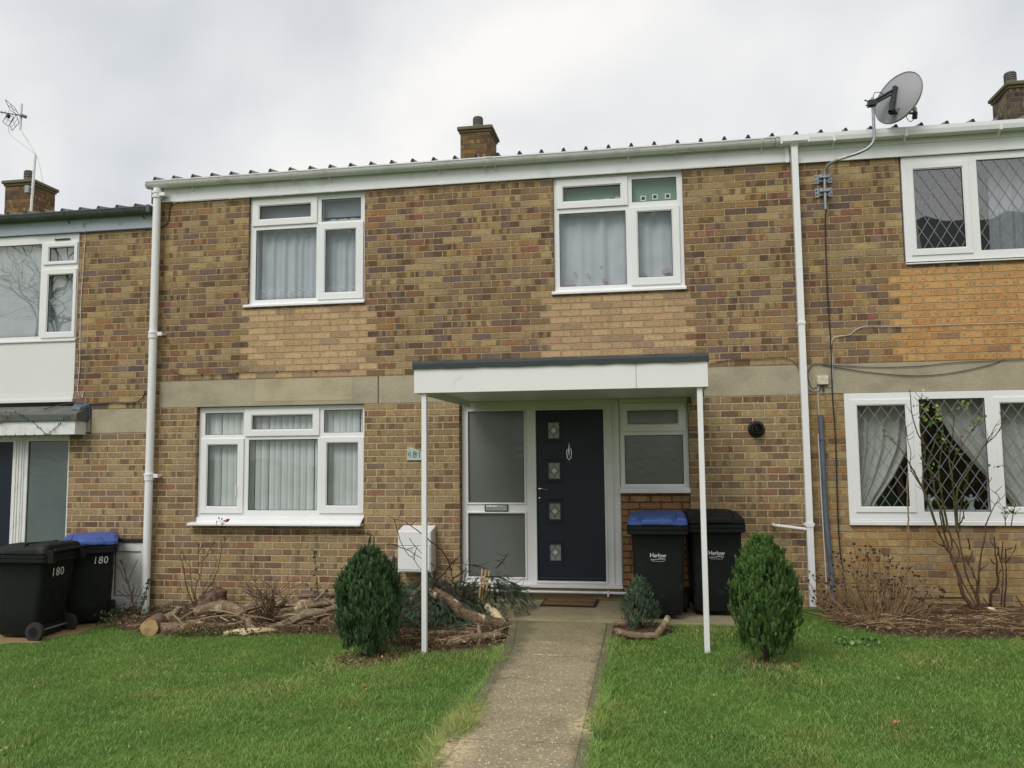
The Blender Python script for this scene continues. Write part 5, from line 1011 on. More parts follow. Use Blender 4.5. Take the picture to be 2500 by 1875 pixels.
def sprays(name, P_, up, size, base, tip, kind='fan', parent=None, width=.9, var=.18, seed=0, label=None, faces=None):
    g_ = np.random.default_rng(seed); tv, tf, ts = leaflet_template(kind); N = len(P_)
    face = g_.normal(size=(N, 3)) if faces is None else faces+g_.normal(size=(N, 3))*.45; Mx = orient(up, face); sz = (size[0]+(size[1]-size[0])*g_.random(N))
    V_ = np.einsum('nij,nkj->nki', Mx, tv[None]*np.array([width, 1, 1])*sz[:, None, None]) + P_[:, None, :]
    m_ = len(tv); F_ = (tf[None]+np.arange(N)[:, None, None]*m_).reshape(-1, 3)
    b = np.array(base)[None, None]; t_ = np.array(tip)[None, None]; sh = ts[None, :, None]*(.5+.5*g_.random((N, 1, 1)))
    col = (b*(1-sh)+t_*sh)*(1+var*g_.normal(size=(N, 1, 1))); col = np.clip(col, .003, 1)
    o = npmesh(name, V_.reshape(-1, 3), F_, 'leaf', col.reshape(-1, 3), parent)
    if label: o['label'] = label
    return o
def conifer(name, label, loc, H_, W_, base, tip, n_pl, per, seed, size=(.040,.078), lean=.30, group=None, prof=None):
    th = thing(name, label, 'conifer', loc, group); g_ = np.random.default_rng(seed); L0 = np.array(loc, float)
    pt, pr = prof or ([0,.06,.2,.38,.55,.72,.86,.97,1.08], [.30,.56,.88,1.0,.98,.84,.60,.32,.06])
    Ps = []; Us = []; Fc = []
    for _ in range(n_pl):
        t_ = g_.random()**.85*.90; ph = g_.random()*6.283; rr_ = np.interp(t_, pt, pr)*W_*((.50+.50*g_.random()**.5) if g_.random() < .80 else 1.05+.14*g_.random()); ln = (.16+.14*g_.random())*H_
        out_ = np.array([math.cos(ph), math.sin(ph), 0])
        for k in range(per):
            s_ = k/per; tt = min(1.03, t_+s_*ln/H_); rq = min(rr_+.02, np.interp(tt, pt, pr)*W_*1.22)
            Ps.append(L0 + out_*rq + np.array([0, 0, tt*H_]) + g_.normal(size=3)*np.array([.012,.012,.010])*(1+W_)); Fc.append(out_); Us.append(out_*lean*(.3+g_.random())+np.array([0, 0, 1])+g_.normal(size=3)*.22)
    for k in range(13):      # pointed leaders at the top
        ph = g_.random()*6.283; rr_ = W_*.50*g_.random(); hj = 1.0+.16*g_.random()-.22*rr_/W_
        for j in range(9): Ps.append(L0+np.array([math.cos(ph)*rr_, math.sin(ph)*rr_, H_*(hj-.20+.22*j/9)])); Us.append(np.array([0, 0, 1.])+g_.normal(size=3)*.15); Fc.append(np.array([math.cos(ph), math.sin(ph), 0]))
    Ps = np.array(Ps); Us = np.array(Us)
    sprays('foliage', Ps, Us, size, base, tip, 'fan', th, seed=seed, faces=np.array(Fc))
    mb = MB(); x, y, z = loc; mb.tube([(x,y,z-.03),(x+.005,y,z+H_*.4),(x,y+.005,z+H_*.85)], [.022,.016,.005], 8)
    for k in range(16):
        ph = k*2.4; z1 = z+.03+.045*k*H_; q = W_*.8*np.interp((z1-z)/H_, pt, pr)
        mb.tube([(x,y,z1),(x+q*.5*math.cos(ph),y+q*.5*math.sin(ph),z1+.03),(x+q*math.cos(ph),y+q*math.sin(ph),z1+.12)], [.008,.006,.002], 5)
    mb.build('trunk', 'barkd', th, smooth=True); return th
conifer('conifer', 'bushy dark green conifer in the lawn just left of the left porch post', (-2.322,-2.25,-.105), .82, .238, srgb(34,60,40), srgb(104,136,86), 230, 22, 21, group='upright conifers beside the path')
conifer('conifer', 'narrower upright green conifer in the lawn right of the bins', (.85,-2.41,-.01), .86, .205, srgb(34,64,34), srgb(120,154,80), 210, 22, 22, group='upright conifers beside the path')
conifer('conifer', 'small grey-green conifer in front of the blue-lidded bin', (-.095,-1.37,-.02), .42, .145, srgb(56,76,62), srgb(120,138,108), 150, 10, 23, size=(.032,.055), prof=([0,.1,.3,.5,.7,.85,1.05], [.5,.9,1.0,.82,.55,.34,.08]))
# blue-green juniper sprawling behind the left post
jn = thing('juniper', 'dark blue-green sprawling juniper under the meter box behind the left post', 'shrub', (-1.95,-.9,-.08)); g_ = np.random.default_rng(31); Ps = []; Us = []
for (cx, cy, w, d_, h_, n_) in ((-2.12,-.95,.46,.50,.40,130), (-1.60,-.62,.30,.30,.44,80), (-1.92,-1.30,.34,.28,.24,70), (-2.3,-.5,.35,.3,.44,60)):
    for _ in range(n_):
        ph = g_.random()*6.283; q = g_.random()**.5; x = cx+w*q*math.cos(ph); y = cy+d_*q*math.sin(ph); zz = gz(x)+h_*math.sqrt(max(.02, 1-q*q*.85))*(.75+.25*g_.random()); o_ = np.array([math.cos(ph), math.sin(ph)-.35, .15])
        for k in range(9):
            s_ = k/9*.20; Ps.append(np.array([x, y, zz])+o_*s_-np.array([0, 0, s_*s_*4.5])+g_.normal(size=3)*.015); Us.append(o_+np.array([0, 0, -.5-1.2*s_*3])+g_.normal(size=3)*.35)
for _ in range(260): x = -2.3+.9*g_.random(); y = -1.5+1.1*g_.random(); Ps.append(np.array([x, y, gz(x)+.02+.12*g_.random()])); Us.append(g_.normal(size=3)+np.array([0,-.6,.2]))
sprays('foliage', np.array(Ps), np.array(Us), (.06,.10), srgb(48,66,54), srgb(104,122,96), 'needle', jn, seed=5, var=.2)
mb = MB()
for k in range(14): ph = k*1.3; mb.tube([(-1.95,-.85,-.09),(-1.95+.2*math.cos(ph),-.85+.2*math.sin(ph),.12),(-1.95+.38*math.cos(ph),-.85+.36*math.sin(ph),.22)], [.014,.009,.003], 6)
mb.build('branches', 'barkd', jn, smooth=True)
def woody(name, label, cat, key, mat, r0, r1, dy=0, depth=.10, twigs=0, org=None, group=None, seed=0, tl=.12, leaves=None, extra=None):
    """shrub grown along measured stems, every stem a little nearer or farther than the last"""
    rr = random.Random(seed); ls = polys(key, dy); o_ = tuple(ls[0][0]) if org is None else org
    th = thing(name, label, cat, o_, group); mb = MB(); tips = []; pts_all = []
    for i, l in enumerate(ls):
        k = rr.uniform(-depth, depth) if i else 0; L_ = sum((b-a).length for a, b in zip(l, l[1:]))
        for j, q in enumerate(l): q.y += k*min(1, j/2.)*(1-.0)
        rs = resample(l, .03); a = r0*(1 if i == 0 else rr.uniform(.45, .9)) if L_ > .35 else r0*.42; n_ = len(rs)
        rs = [q + Vector((rr.gauss(0, .0025), rr.gauss(0, .0025), rr.gauss(0, .002))) for q in rs]
        mb.tube(rs, [max(r1, a*(1-j/n_*.75)) for j in range(n_)], 6); tips.append(rs[-1]); pts_all += rs[n_//3:]
        for _ in range(int(twigs*L_)):
            j = rr.randrange(max(1, n_//4), n_); p0 = rs[j]; d = Vector((rr.gauss(0, 1), rr.gauss(0, .7), rr.uniform(.2, 1.4))).normalized(); q1 = p0 + d*tl*rr.uniform(.3, .7); q2 = q1 + (d+Vector((rr.gauss(0,.4), 0, .3))).normalized()*tl*rr.uniform(.2, .6)
            mb.tube([p0, q1, q2], [r1*1.3, r1, r1*.7], 4); tips.append(q2)
    if extra: extra(mb, rr)
    mb.build('stems', mat, th, smooth=True)
    if leaves:
        n_, size, cols, where = leaves; V_ = []; F_ = []; Cc = []
        src = tips if where == 'tips' else pts_all
        for _ in range(n_):
            c_ = rr.choice(src); d = Vector((rr.gauss(0,1), rr.gauss(0,1), rr.gauss(0,.6))).normalized(); c_ = c_ + d*.02; a = d.orthogonal().normalized(); q = Matrix.Rotation(rr.uniform(0, 6.28), 3, d); a = q @ a; b = d.cross(a)
            s_ = size*rr.uniform(.6, 1.2); col = rr.choice(cols); o = len(V_); w_ = s_*.42
            V_ += [c_, c_+a*s_*.35+b*w_, c_+a*s_*.8+b*w_*.8+d*s_*.1, c_+a*s_*1.15+d*s_*.05, c_+a*s_*.8-b*w_*.8+d*s_*.1, c_+a*s_*.35-b*w_]; F_ += [(o,o+1,o+2),(o,o+2,o+3),(o,o+3,o+4),(o,o+4,o+5)]; k = rr.uniform(.8, 1.2); Cc += [tuple(x*k for x in col)]*6
        npmesh('leaves', np.array(V_), np.array(F_), 'leaf', np.array(Cc), th)
    return th
YG = [srgb(150,160,80), srgb(120,140,70), srgb(84,112,60), srgb(170,170,96)]; DG = [srgb(62,92,66), srgb(80,110,78), srgb(52,80,56)]
rose = woody('rose_bush', 'tall leggy rose with sparse yellow-green leaves in front of the leaded ground-floor window', 'rose bush', 'ROSEB', 'barkr', .021, .0065, 0, .08, 1.5, seed=3, tl=.1)
mb = MB(); rr = random.Random(8); tp = []
for i, l in enumerate(polys('ROSE', .02)):
    if i: 
        for j, q in enumerate(l): q.y += rr.uniform(-.05,.05)
    rs = resample(l, .03); n_ = len(rs); a = .012 if i in (0,2,4,5,6,8) else .006; tall = [max(.0032, a*(1-j/n_*.75)) for j in range(n_)]; mb.tube(rs, tall, 6); tp += rs[n_//3:]
    for _ in range(5):
        p0 = rs[rr.randrange(n_//3, n_)]; d = Vector((rr.gauss(0,1), rr.gauss(0,.5), rr.uniform(.3,1.3))).normalized(); mb.tube([p0, p0+d*.04, p0+d*.08+Vector((0,0,.01))], [.003,.0026,.0018], 4)
mb.build('upper_stems', 'barkg', rose, smooth=True)
V_ = []; F_ = []; Cc = []; clus = [(2.66,2.10),(2.66,1.98),(3.03,2.05),(3.0,1.98),(2.79,1.99),(2.83,1.93),(2.80,1.90),(2.69,1.86),(2.74,1.84),(2.72,1.80),(3.16,1.88),(3.12,1.86),(3.10,1.80),(2.82,1.72),(2.78,1.70),(2.70,1.50),(2.72,1.42),(2.86,1.60),(2.94,1.56),(2.70,1.30),(3.28,1.42),(2.33,1.72),(3.38,1.02),(3.42,1.0),(2.62,2.0)]
for (x, z) in clus:
    for _ in range(6):
        c_ = Vector((x+rr.gauss(0,.025), -.47+rr.gauss(0,.05), z+rr.gauss(0,.02))); d = Vector((rr.gauss(0,1), rr.gauss(0,1)-.5, rr.gauss(0,.7)+.5)).normalized(); a = (Matrix.Rotation(rr.uniform(0,6.28), 3, d) @ d.orthogonal()).normalized(); b = d.cross(a); s_ = rr.uniform(.02,.04); w_ = s_*.4; o = len(V_); col = rr.choice(YG[:3] if z > 1.8 else YG[1:3]+DG[1:2])
        V_ += [c_, c_+a*s_*.35+b*w_, c_+a*s_*.8+b*w_*.8, c_+a*s_*1.15+d*s_*.1, c_+a*s_*.8-b*w_*.8, c_+a*s_*.35-b*w_]; F_ += [(o,o+1,o+2),(o,o+2,o+3),(o,o+3,o+4),(o,o+4,o+5)]; Cc += [col]*6
npmesh('leaves', np.array(V_), np.array(F_), 'leaf', np.array(Cc), rose)
M['petalc'] = simple('petal_cream', srgb(226,214,176), .8); M['petalr'] = simple('petal_red', srgb(150,60,50), .8)
mb = MB(); 
for k in range(7): ph = k*.9; mb.add([(2.655,-.47,2.135),(2.655+.028*math.cos(ph),-.47+.02*math.sin(ph),2.145),(2.655+.024*math.cos(ph+.7),-.47+.02*math.sin(ph+.7),2.165),(2.655,-.47,2.155)], [(0,1,2,3)])
mb.build('flower', 'petalc', rose, fix=False)
mb = MB(); mb.lathe([(0,-.012),(.013,0),(.009,.012),(0,.014)], (2.99,-.5,1.70), 'z', 8); mb.build('flower', 'petalr', rose, smooth=True)
woody('pruned_shrub', 'hard-pruned bare shrub with cut stubs right beside the tall rose', 'shrub', 'CUT', 'barkd', .017, .005, -.1, .04, 1.5, seed=5, tl=.09)
woody('garden_stake', 'thin brown upright stake against the leaded window left of the rose', 'stake', 'STICK', 'drystem', .009, .007, 0, 0, 0, seed=1)
def stubx(mb, rr):
    mb.tube([(3.16,-.36,-.02),(3.165,-.37,.07)], .032, 10)
sb = MB(); sb.tube([(3.17,-.42,-.03),(3.175,-.425,.03),(3.18,-.44,.075)], [.040,.036,.034], 12, 0, True, 1); single(sb, 'stump', ['barkd','palewood'], 'short sawn stump with a pale top at the foot of the tall rose', 'stump', (3.17,-.42,-.02), smooth=True)
woody('rose_bush', 'bare green-stemmed rose against the bricks left of the big window', 'rose bush', 'ROSEL', 'barkg', .011, .0035, 0, .07, 3, seed=6, tl=.09, leaves=(16, .02, DG, 'all'))
mb = MB()
for l in polys('ROSEHEAD'): mb.tube(resample(l, .02), .0025, 5); mb.lathe([(0,-.012),(.008,-.004),(.008,.006),(0,.014)], tuple(l[-1]), 'z', 6)
hd = single(mb, 'rose_sprig', 'barkd', 'sprig of dried rose hips with one dull red bud against the white sill', 'rose sprig', tuple(polys('ROSEHEAD')[0][0]))
mb = MB(); p_ = polys('ROSEHEAD')[0][-1]; mb.tube([p_-Vector((.03,0,.005)), p_+Vector((0,0,.005)), p_+Vector((.03,0,.02))], [.006,.020,.003], 8); mb.build('bud', 'petalr', hd, smooth=True)
woody('twiggy_plant', 'single reddish bare twiggy stem in front of the white meter cupboard', 'shrub', 'RED', 'barkr', .013, .0042, 0, .02, 2, seed=7, tl=.06)
woody('ivy_stem', 'thorny dark stem with small ivy leaves at the foot of the round downpipe', 'ivy', 'IVY', 'barkd', .006, .004, 0, .0, 6, seed=9, tl=.06, leaves=(60, .028, DG+[srgb(112,124,84)], 'all'), extra=lambda mb, rr: [mb.tube([(-5.77,-.25,-.26),(-5.80+rr.uniform(-.1,.1),-.28,-.15),(-5.80+rr.uniform(-.12,.12),-.3,rr.uniform(-.1,.12))], .0028, 4) for _ in range(9)])
woody('leafy_stem', 'thin green stem with blue-green leaves against the bricks left of the left conifer', 'plant', 'LEAFY', 'barkg', .007, .0032, 0, .05, 5, seed=11, tl=.08, leaves=(46, .035, DG+[srgb(96,124,104)], 'all'))
woody('spiky_shrub', 'low reddish bare shrub of thin upright twigs among the logs', 'shrub', 'SPIKY', 'barkr', .007, .0028, 0, .12, 6, seed=12, tl=.14, extra=lambda mb, rr: [mb.tube([(-3.86+rr.gauss(0,.03),-.95+rr.gauss(0,.03),-.17),(-3.86+rr.gauss(0,.10),-.95+rr.gauss(0,.08),.0+rr.uniform(0,.1)),(-3.86+rr.gauss(0,.2),-.95+rr.gauss(0,.15),.14+rr.uniform(0,.22))], [.004,.003,.002], 4) for _ in range(46)])
tw = woody('bare_shrub', 'dark arching leafless twigs around the left porch post and sidelight', 'shrub', 'TW', 'barkd', .0085, .003, .1, .08, 3, seed=13, tl=.14, org=(-1.85,-1.2,-.07))
mb = MB(); rr = random.Random(14)
for i, l in enumerate(polys('TW2')):
    for j, q in enumerate(l): q.y += rr.uniform(-.04, .04)
    rs = resample(l, .03); n_ = len(rs); mb.tube(rs, [max(.0028, .008*(1-j/n_*.7)) for j in range(n_)], 5)
    for _ in range(5):
        p0 = rs[rr.randrange(n_//4, n_)]; d = Vector((rr.gauss(0,1), rr.gauss(0,.5), rr.gauss(0,.7))).normalized(); mb.tube([p0, p0+d*.06, p0+d*.12+Vector((rr.gauss(0,.02),0,.02))], [.003,.0024,.0018], 4)
for l in ([(-1.86,-1.2,-.08),(-1.87,-1.15,.15),(-1.85,-1.1,.33)],[(-1.78,-1.2,-.08),(-1.80,-1.12,.2),(-1.76,-1.1,.3)]): mb.tube(resample([Vector(q) for q in l]), [.012]*1+[.010]*(len(resample([Vector(q) for q in l]))-1), 6)
mb.build('side_twigs', 'barkd', tw, smooth=True)
for i, l in enumerate(polys('CANES')):
    mb = MB(); rs = resample([l[0]-Vector((0,0,.04 if i else .14))]+l, .05); mb.tube(rs, [.0095 if j % 2 else .0085 for j in range(len(rs))], 8)
    if i == 2: mb.tube([(-1.66,-.87,.335),(-1.565,-.87,.338)], .004, 5)
    single(mb, 'bamboo_cane', 'cane', ('pale bamboo cane nearest the porch post, leftmost of three tied canes', 'pale bamboo cane in the middle of three tied canes', 'pale bamboo cane at the right of three tied canes, ending lowest')[i], 'cane', tuple(l[0]), 'bamboo canes tied together', smooth=True)
# dried hydrangea
hy = thing('hydrangea', 'dried brown hydrangea with dark spent flower heads right of the grey conduit', 'shrub', (2.08,-.62,-.01)); rr = random.Random(40); ms = MB(); mh = MB()
for i in range(165):
    tx = rr.uniform(1.50, 2.68); env = float(np.interp(tx, [1.48,1.6,1.8,2.0,2.25,2.5,2.68], [.28,.42,.58,.68,.56,.42,.28])); bx_ = 2.08 + (tx-2.08)*.33 + rr.gauss(0,.05); by = -.62+rr.gauss(0,.14); ty = by + rr.uniform(-.28,.24); tz = env*(rr.uniform(.40,1.0) if i % 3 else rr.uniform(.8,1.02))
    p0 = Vector((bx_, by, -.03)); p2 = Vector((tx, ty, tz)); p1 = p0*.45+p2*.55 + Vector(((tx-2.08)*.10, (ty+.6)*.1, -.02+tz*.08)); rs = resample([p0, p1+Vector((rr.gauss(0,.015),0,0)), p2], .05)
    ms.tube(rs, [.0042*(1-.45*j/len(rs)) for j in range(len(rs))], 5)
    if rr.random() < .6:
        q = rs[len(rs)//2]; e_ = q+Vector((rr.gauss(0,.07), rr.gauss(0,.07), rr.uniform(.04,.13))); ms.tube([q, (q+e_)/2+Vector((0,0,.01)), e_], [.003,.0026,.002], 4); hs = [p2, e_]
    else: hs = [p2]
    for h_ in hs:
        if rr.random() < .25: continue
        for k in range(rr.randint(4, 8)):
            d = Vector((rr.gauss(0,.6), rr.gauss(0,.6), 1)).normalized()*rr.uniform(.012,.026); mh.tube([h_, h_+d], .0016, 3); c_ = h_+d; s_ = rr.uniform(.004,.0085); mh.add([c_+Vector((s_,0,0)), c_+Vector((0,s_,0)), c_+Vector((-s_,0,0)), c_+Vector((0,-s_,0)), c_+Vector((0,0,s_*.9)), c_-Vector((0,0,s_*.7))], [(0,1,4),(1,2,4),(2,3,4),(3,0,4),(1,0,5),(2,1,5),(3,2,5),(0,3,5)])
for _ in range(120):
    a_ = rr.uniform(0, 6.28); q = rr.uniform(.1,.5); c_ = Vector((2.08+q*math.cos(a_), -.72+q*.7*math.sin(a_), rr.uniform(.0,.05))); ms.tube([c_, c_+Vector((rr.gauss(0,.15), rr.gauss(0,.08), rr.uniform(0,.04)))], .0028, 4)
ms.build('stems', 'drystem', hy, smooth=True); mh.build('flower_heads', 'drytop', hy, fix=False)
# ------------------------------------------------------------------ logs
def log(label, pts, rad, bk='bark', cut='woodcut', n=14, lump=.12, name='log', kids=(), group='logs edging the beds'):
    mb = MB(); P_ = resample([Vector(p) for p in pts], .035); k = len(P_); rs = rad if isinstance(rad, float) else None
    rd = [rs]*k if rs else [float(np.interp(i/(k-1), np.linspace(0, 1, len(rad)), rad)) for i in range(k)]
    rd = [q*.84*(1+.16*mnoise.noise(p*11)) for q, p in zip(rd, P_)]
    mb.tube(P_, rd, n, 0, True, 1, lump=lump)
    for (a, b_, q) in kids: mb.tube(resample([Vector(a), Vector(b_)], .03), q, 10, 0, True, 1, lump=lump)
    return single(mb, name, [bk, cut], label, 'log', tuple(Vector(pts[0])), group, smooth=True)
G = lambda x, y, h: (x, y, float(gz(x))+h)
log('round log end facing the lawn near the round downpipe', [G(-5.07,-1.12,0.080), G(-5.12,-.95,0.084), G(-5.18,-.78,0.088)], [.100,.106,.10], 'bark3', lump=.18)
log('short cut log lying flat beside the round log end', [G(-5.00,-1.00,0.048), G(-4.83,-1.03,0.052), G(-4.655,-1.09,0.052)], [.066,.072,.070], 'bark3', lump=.22)
log('grey upright stub behind the round log end', [G(-5.35,-.72,0.000), G(-5.10,-.62,0.128), G(-5.06,-.60,0.192)], [.05,.06,.045], 'bark', lump=.25)
log('pale barkless split log lying on the lawn edge', [G(-4.17,-1.24,0.028), G(-4.0,-1.22,0.034), G(-3.78,-1.18,0.036), G(-3.68,-1.16,0.028)], [.030,.038,.033,.010], 'palewood', 'palewood', lump=.45)
log('thick curved grey-brown log lying left of the spiky shrub', [G(-4.86,-.60,0.128), G(-4.60,-.58,0.176), G(-4.36,-.66,0.152), G(-4.16,-.80,0.072)], [.070,.080,.072,.055], 'bark2', lump=.2)
log('long thin branch dipping under the curved log', [G(-4.95,-.80,0.040), G(-4.75,-.85,0.072), G(-4.5,-.92,0.048), G(-4.33,-.95,0.048)], [.022,.032,.026,.030], 'bark2', lump=.3)
log('grey branch behind the curved log', [G(-4.55,-.35,0.080), G(-4.3,-.38,0.144), G(-4.0,-.42,0.160), G(-3.9,-.42,0.208)], [.045,.05,.042,.03], 'bark', lump=.2)
log('rotten flaking stump with two sawn ends against the wall under the big window', [G(-4.97,-.26,0.016), G(-4.86,-.22,0.176), G(-4.80,-.20,0.315)], [.17,.185,.09], 'rot', 'rot', 16, .45, 'stump', kids=[((-5.02,-.25,-.08),(-5.02,-.46,-.10),.065),((-4.76,-.20,-.07),(-4.74,-.44,-.10),.062)])
log('short pale knobbly branch leaning on the wall right of the rotten stump', [G(-4.56,-.15,0.289), G(-4.42,-.16,0.224), G(-4.26,-.18,0.192)], [.012,.024,.028], 'bark3', lump=.3)
log('long rear log lying along the wall behind the spiky shrub', [G(-4.10,-.30,0.128), G(-3.75,-.28,0.120), G(-3.35,-.26,0.112), G(-3.05,-.26,0.112)], [.062,.066,.060,.06], 'bark2', lump=.15)
log('second rear log stacked on the long rear log with a torn pale end', [G(-3.88,-.16,0.192), G(-3.6,-.15,0.200), G(-3.3,-.15,0.192)], [.025,.045,.04], 'bark3', 'palewood', lump=.25)
log('smooth tan branch lying across the log heap', [G(-4.0,-.52,0.104), G(-3.75,-.55,0.120), G(-3.5,-.56,0.160), G(-3.15,-.56,0.200)], [.018,.034,.034,.038], 'bark2', lump=.12)
log('thick hollow forked log in the middle of the heap', [G(-4.02,-.62,0.208), G(-3.97,-.70,0.104), G(-3.75,-.78,0.064), G(-3.45,-.72,0.096), G(-3.20,-.70,0.104)], [.06,.085,.085,.062,.055], 'bark2', 'woodcut', lump=.2, kids=[((-3.42,-.74,-.05),(-3.42,-.88,-.17),.03),((-3.30,-.72,-.03),(-3.12,-.80,.04),.04)])
log('grey branch arching at the front of the heap left of the conifer', [G(-4.02,-1.05,0.120), G(-3.93,-1.12,0.024), G(-3.72,-1.12,0.036), G(-3.45,-.98,0.128), G(-3.28,-.92,0.144)], [.042,.05,.045,.042,.035], 'bark', lump=.25)
log('thin brown stick propped up over the rear log', [G(-3.66,-.48,0.112), G(-3.53,-.42,0.216), G(-3.45,-.36,0.315)], [.02,.02,.013], 'bark', lump=.2)
log('rough knotty chunk tucked beside the left conifer', [G(-3.25,-.98,0.032), G(-3.12,-1.0,0.064), G(-3.0,-1.02,0.040)], [.07,.08,.05], 'rot', 'woodcut', lump=.4)
log('big peeling trunk sloping down towards the garden path', [G(-2.06,-1.16,.35), G(-1.88,-1.20,.25), G(-1.72,-1.26,.15), G(-1.55,-1.32,.09), G(-1.36,-1.36,.07)], [.050,.066,.078,.088,.072], 'bark4', 'palewood', 18, .12)
log('straight tan log lying at the lawn edge beside the path', [G(-1.70,-1.98,.04), G(-1.56,-1.90,.06), G(-1.42,-1.80,.055), G(-1.30,-1.74,.06)], [.040,.044,.045,.046], 'bark2', lump=.06, kids=[((-1.47,-1.80,.0),(-1.50,-1.72,.08),.018),((-1.47,-1.86,-.03),(-1.46,-1.95,-.10),.018)])
log('dark log lying behind the straight tan log by the porch post', [G(-1.98,-1.66,.05), G(-1.80,-1.68,.06), G(-1.60,-1.66,.05), G(-1.42,-1.60,.04)], [.036,.042,.036,.035], 'bark', lump=.25)
log('forked thin branch touching the left porch post', [G(-1.86,-1.96,.04), G(-1.74,-1.88,.05), G(-1.62,-1.82,.05)], [.022,.03,.026], 'bark2', lump=.25)
log('pale broken wood chunk beside the doorstep slab', [G(-1.58,-.95,.17), G(-1.50,-1.02,.11), G(-1.40,-1.12,.05), G(-1.34,-1.2,.03)], [.035,.055,.05,.03], 'palewood', 'woodcut', lump=.4)
log('brown bark chunk between the bamboo canes and the pale broken wood', [G(-1.66,-1.02,.04), G(-1.56,-1.06,.05), G(-1.47,-1.12,.04)], [.04,.05,.04], 'rot', 'woodcut', lump=.4)
log('curved peeling branch edging the small conifer in front', [G(-.31,-1.44,.03), G(-.22,-1.60,.035), G(-.08,-1.68,.035), G(.03,-1.68,.035)], [.030,.036,.034,.028], 'bark2', 'palewood', lump=.2)
log('short log propped up right of the small conifer', [G(.04,-1.62,.02), G(.10,-1.50,.07), G(.155,-1.40,.13)], [.034,.036,.034], 'bark2', lump=.15)
log('short brown log behind the small conifer next to the path', [G(-.325,-1.20,.035), G(-.24,-1.21,.04), G(-.16,-1.20,.035)], [.034,.038,.034], 'bark3', lump=.2)
# ------------------------------------------------------------------ litter, weeds and grass
def flakes(name, poly, n_, size, cols, seed, lift=.035, up=.6, aspect=.55, label='', cat='', extra=0):
    g_ = np.random.default_rng(seed); poly = np.array(poly); lo, hi = poly.min(0), poly.max(0); P_ = np.empty((0, 2))
    while len(P_) < n_: q = lo+(hi-lo)*g_.random((n_, 2)); P_ = np.concatenate([P_, q[inpoly(q[:, 0], q[:, 1], [tuple(a) for a in poly])]])
    P_ = P_[:n_]; z = gz(P_[:, 0])+.008+lift*g_.random(n_)
    d = g_.normal(size=(n_, 3)); d[:, 2] = np.abs(d[:, 2])*.0+up; d /= np.linalg.norm(d, axis=1, keepdims=True); a = np.cross(d, g_.normal(size=(n_, 3))); a /= np.linalg.norm(a, axis=1, keepdims=True); b = np.cross(d, a)
    s_ = (size[0]+(size[1]-size[0])*g_.random(n_)**2)[:, None]; c_ = np.stack([P_[:, 0], P_[:, 1], z], 1); w_ = s_*aspect
    cu = .25*s_*d
    V_ = np.stack([c_-a*s_+cu, c_-b*w_, c_+a*s_+cu, c_+b*w_], 1).reshape(-1, 3); F_ = (np.arange(n_)[:, None]*4+np.array([0,1,2,3])[None])
    cols = np.array(cols); cc = cols[g_.integers(0, len(cols), n_)]*(.75+.5*g_.random((n_, 1))); o = npmesh(name, V_, F_, 'litter', np.repeat(cc, 4, 0)); return tag(o, label, cat, None, 'stuff')
BR = [srgb(112,90,68), srgb(136,110,82), srgb(84,66,52), srgb(154,132,100), srgb(98,84,68), srgb(122,100,76), srgb(68,56,46), srgb(172,152,122)]
def cut_poly(p, ymax): return [(x, min(y, ymax)) for x, y in p]
flakes('leaf_litter', cut_poly(BED_L, -.03), 15000, (.006,.022), BR, 50, .06, label='brown dead leaves and bark chips covering the bed around the logs', cat='leaf litter')
flakes('leaf_litter', cut_poly(BED_R, -.03), 9000, (.006,.020), BR, 51, .05, label='brown dead leaves under the dried hydrangea and the tall rose', cat='leaf litter')
flakes('leaf_litter', [(-2.62,-2.25),(-2.5,-2.5),(-2.25,-2.6),(-2.0,-2.45),(-1.98,-2.1),(-2.3,-1.95)], 900, (.005,.016), BR, 58, .03, label='brown litter in the worn ring around the foot of the left conifer', cat='leaf litter')
flakes('leaf_litter', BED_C, 900, (.005,.016), BR+[srgb(120,100,60)], 52, .03, label='brown litter around the foot of the small conifer', cat='leaf litter')
flakes('wood_chips', cut_poly(BED_L, -.1), 420, (.012,.05), [srgb(206,180,140), srgb(184,150,110), srgb(222,206,176)], 53, .08, .9, .12, 'pale splintered wood chips scattered between the logs', 'wood chips')
flakes('ground_ivy', [(-4.75,-1.28),(-4.0,-1.3),(-3.95,-1.12),(-4.35,-1.0),(-4.75,-1.1)], 900, (.006,.015), [srgb(84,104,54), srgb(64,88,46), srgb(110,122,70), srgb(100,70,50)], 54, .06, .9, .8, 'low green ground ivy at the lawn edge between the logs', 'ground cover')
flakes('ground_ivy', [(-5.8,-.4),(-5.2,-.15),(-4.6,-.1),(-4.6,-.0),(-5.75,-.0)], 700, (.008,.02), [srgb(78,96,60), srgb(60,80,50), srgb(100,112,72), srgb(96,76,56)], 55, .14, .9, .7, 'green weeds along the foot of the bricks by the bare rose', 'weeds')
flakes('ground_ivy', [(-6.2,-.5),(-5.85,-.75),(-5.75,-.2),(-5.9,-.05),(-6.1,-.1)], 420, (.008,.02), [srgb(70,92,62), srgb(56,76,50), srgb(128,136,104)], 56, .16, .9, .7, 'trailing ivy under the meter cupboard beside the blue-lidded bin', 'ivy')
flakes('lawn_weed', [(1.50,-1.62),(1.80,-1.60),(1.84,-1.75),(1.5,-1.8)], 120, (.012,.024), [srgb(120,150,92), srgb(140,164,110), srgb(90,124,70)], 57, .04, .9, .8, 'clump of round-leaved weeds in the lawn right of the right conifer', 'weeds')
flakes('lawn_weed', [(-6,-1.7),(-1.5,-2.7),(-1.4,-7),(-6,-7)], 700, (.006,.014), [srgb(104,136,84), srgb(84,118,66), srgb(150,150,100), srgb(120,150,100)], 64, .03, .9, .8, 'small broad-leaved weeds scattered through the left lawn', 'weeds')
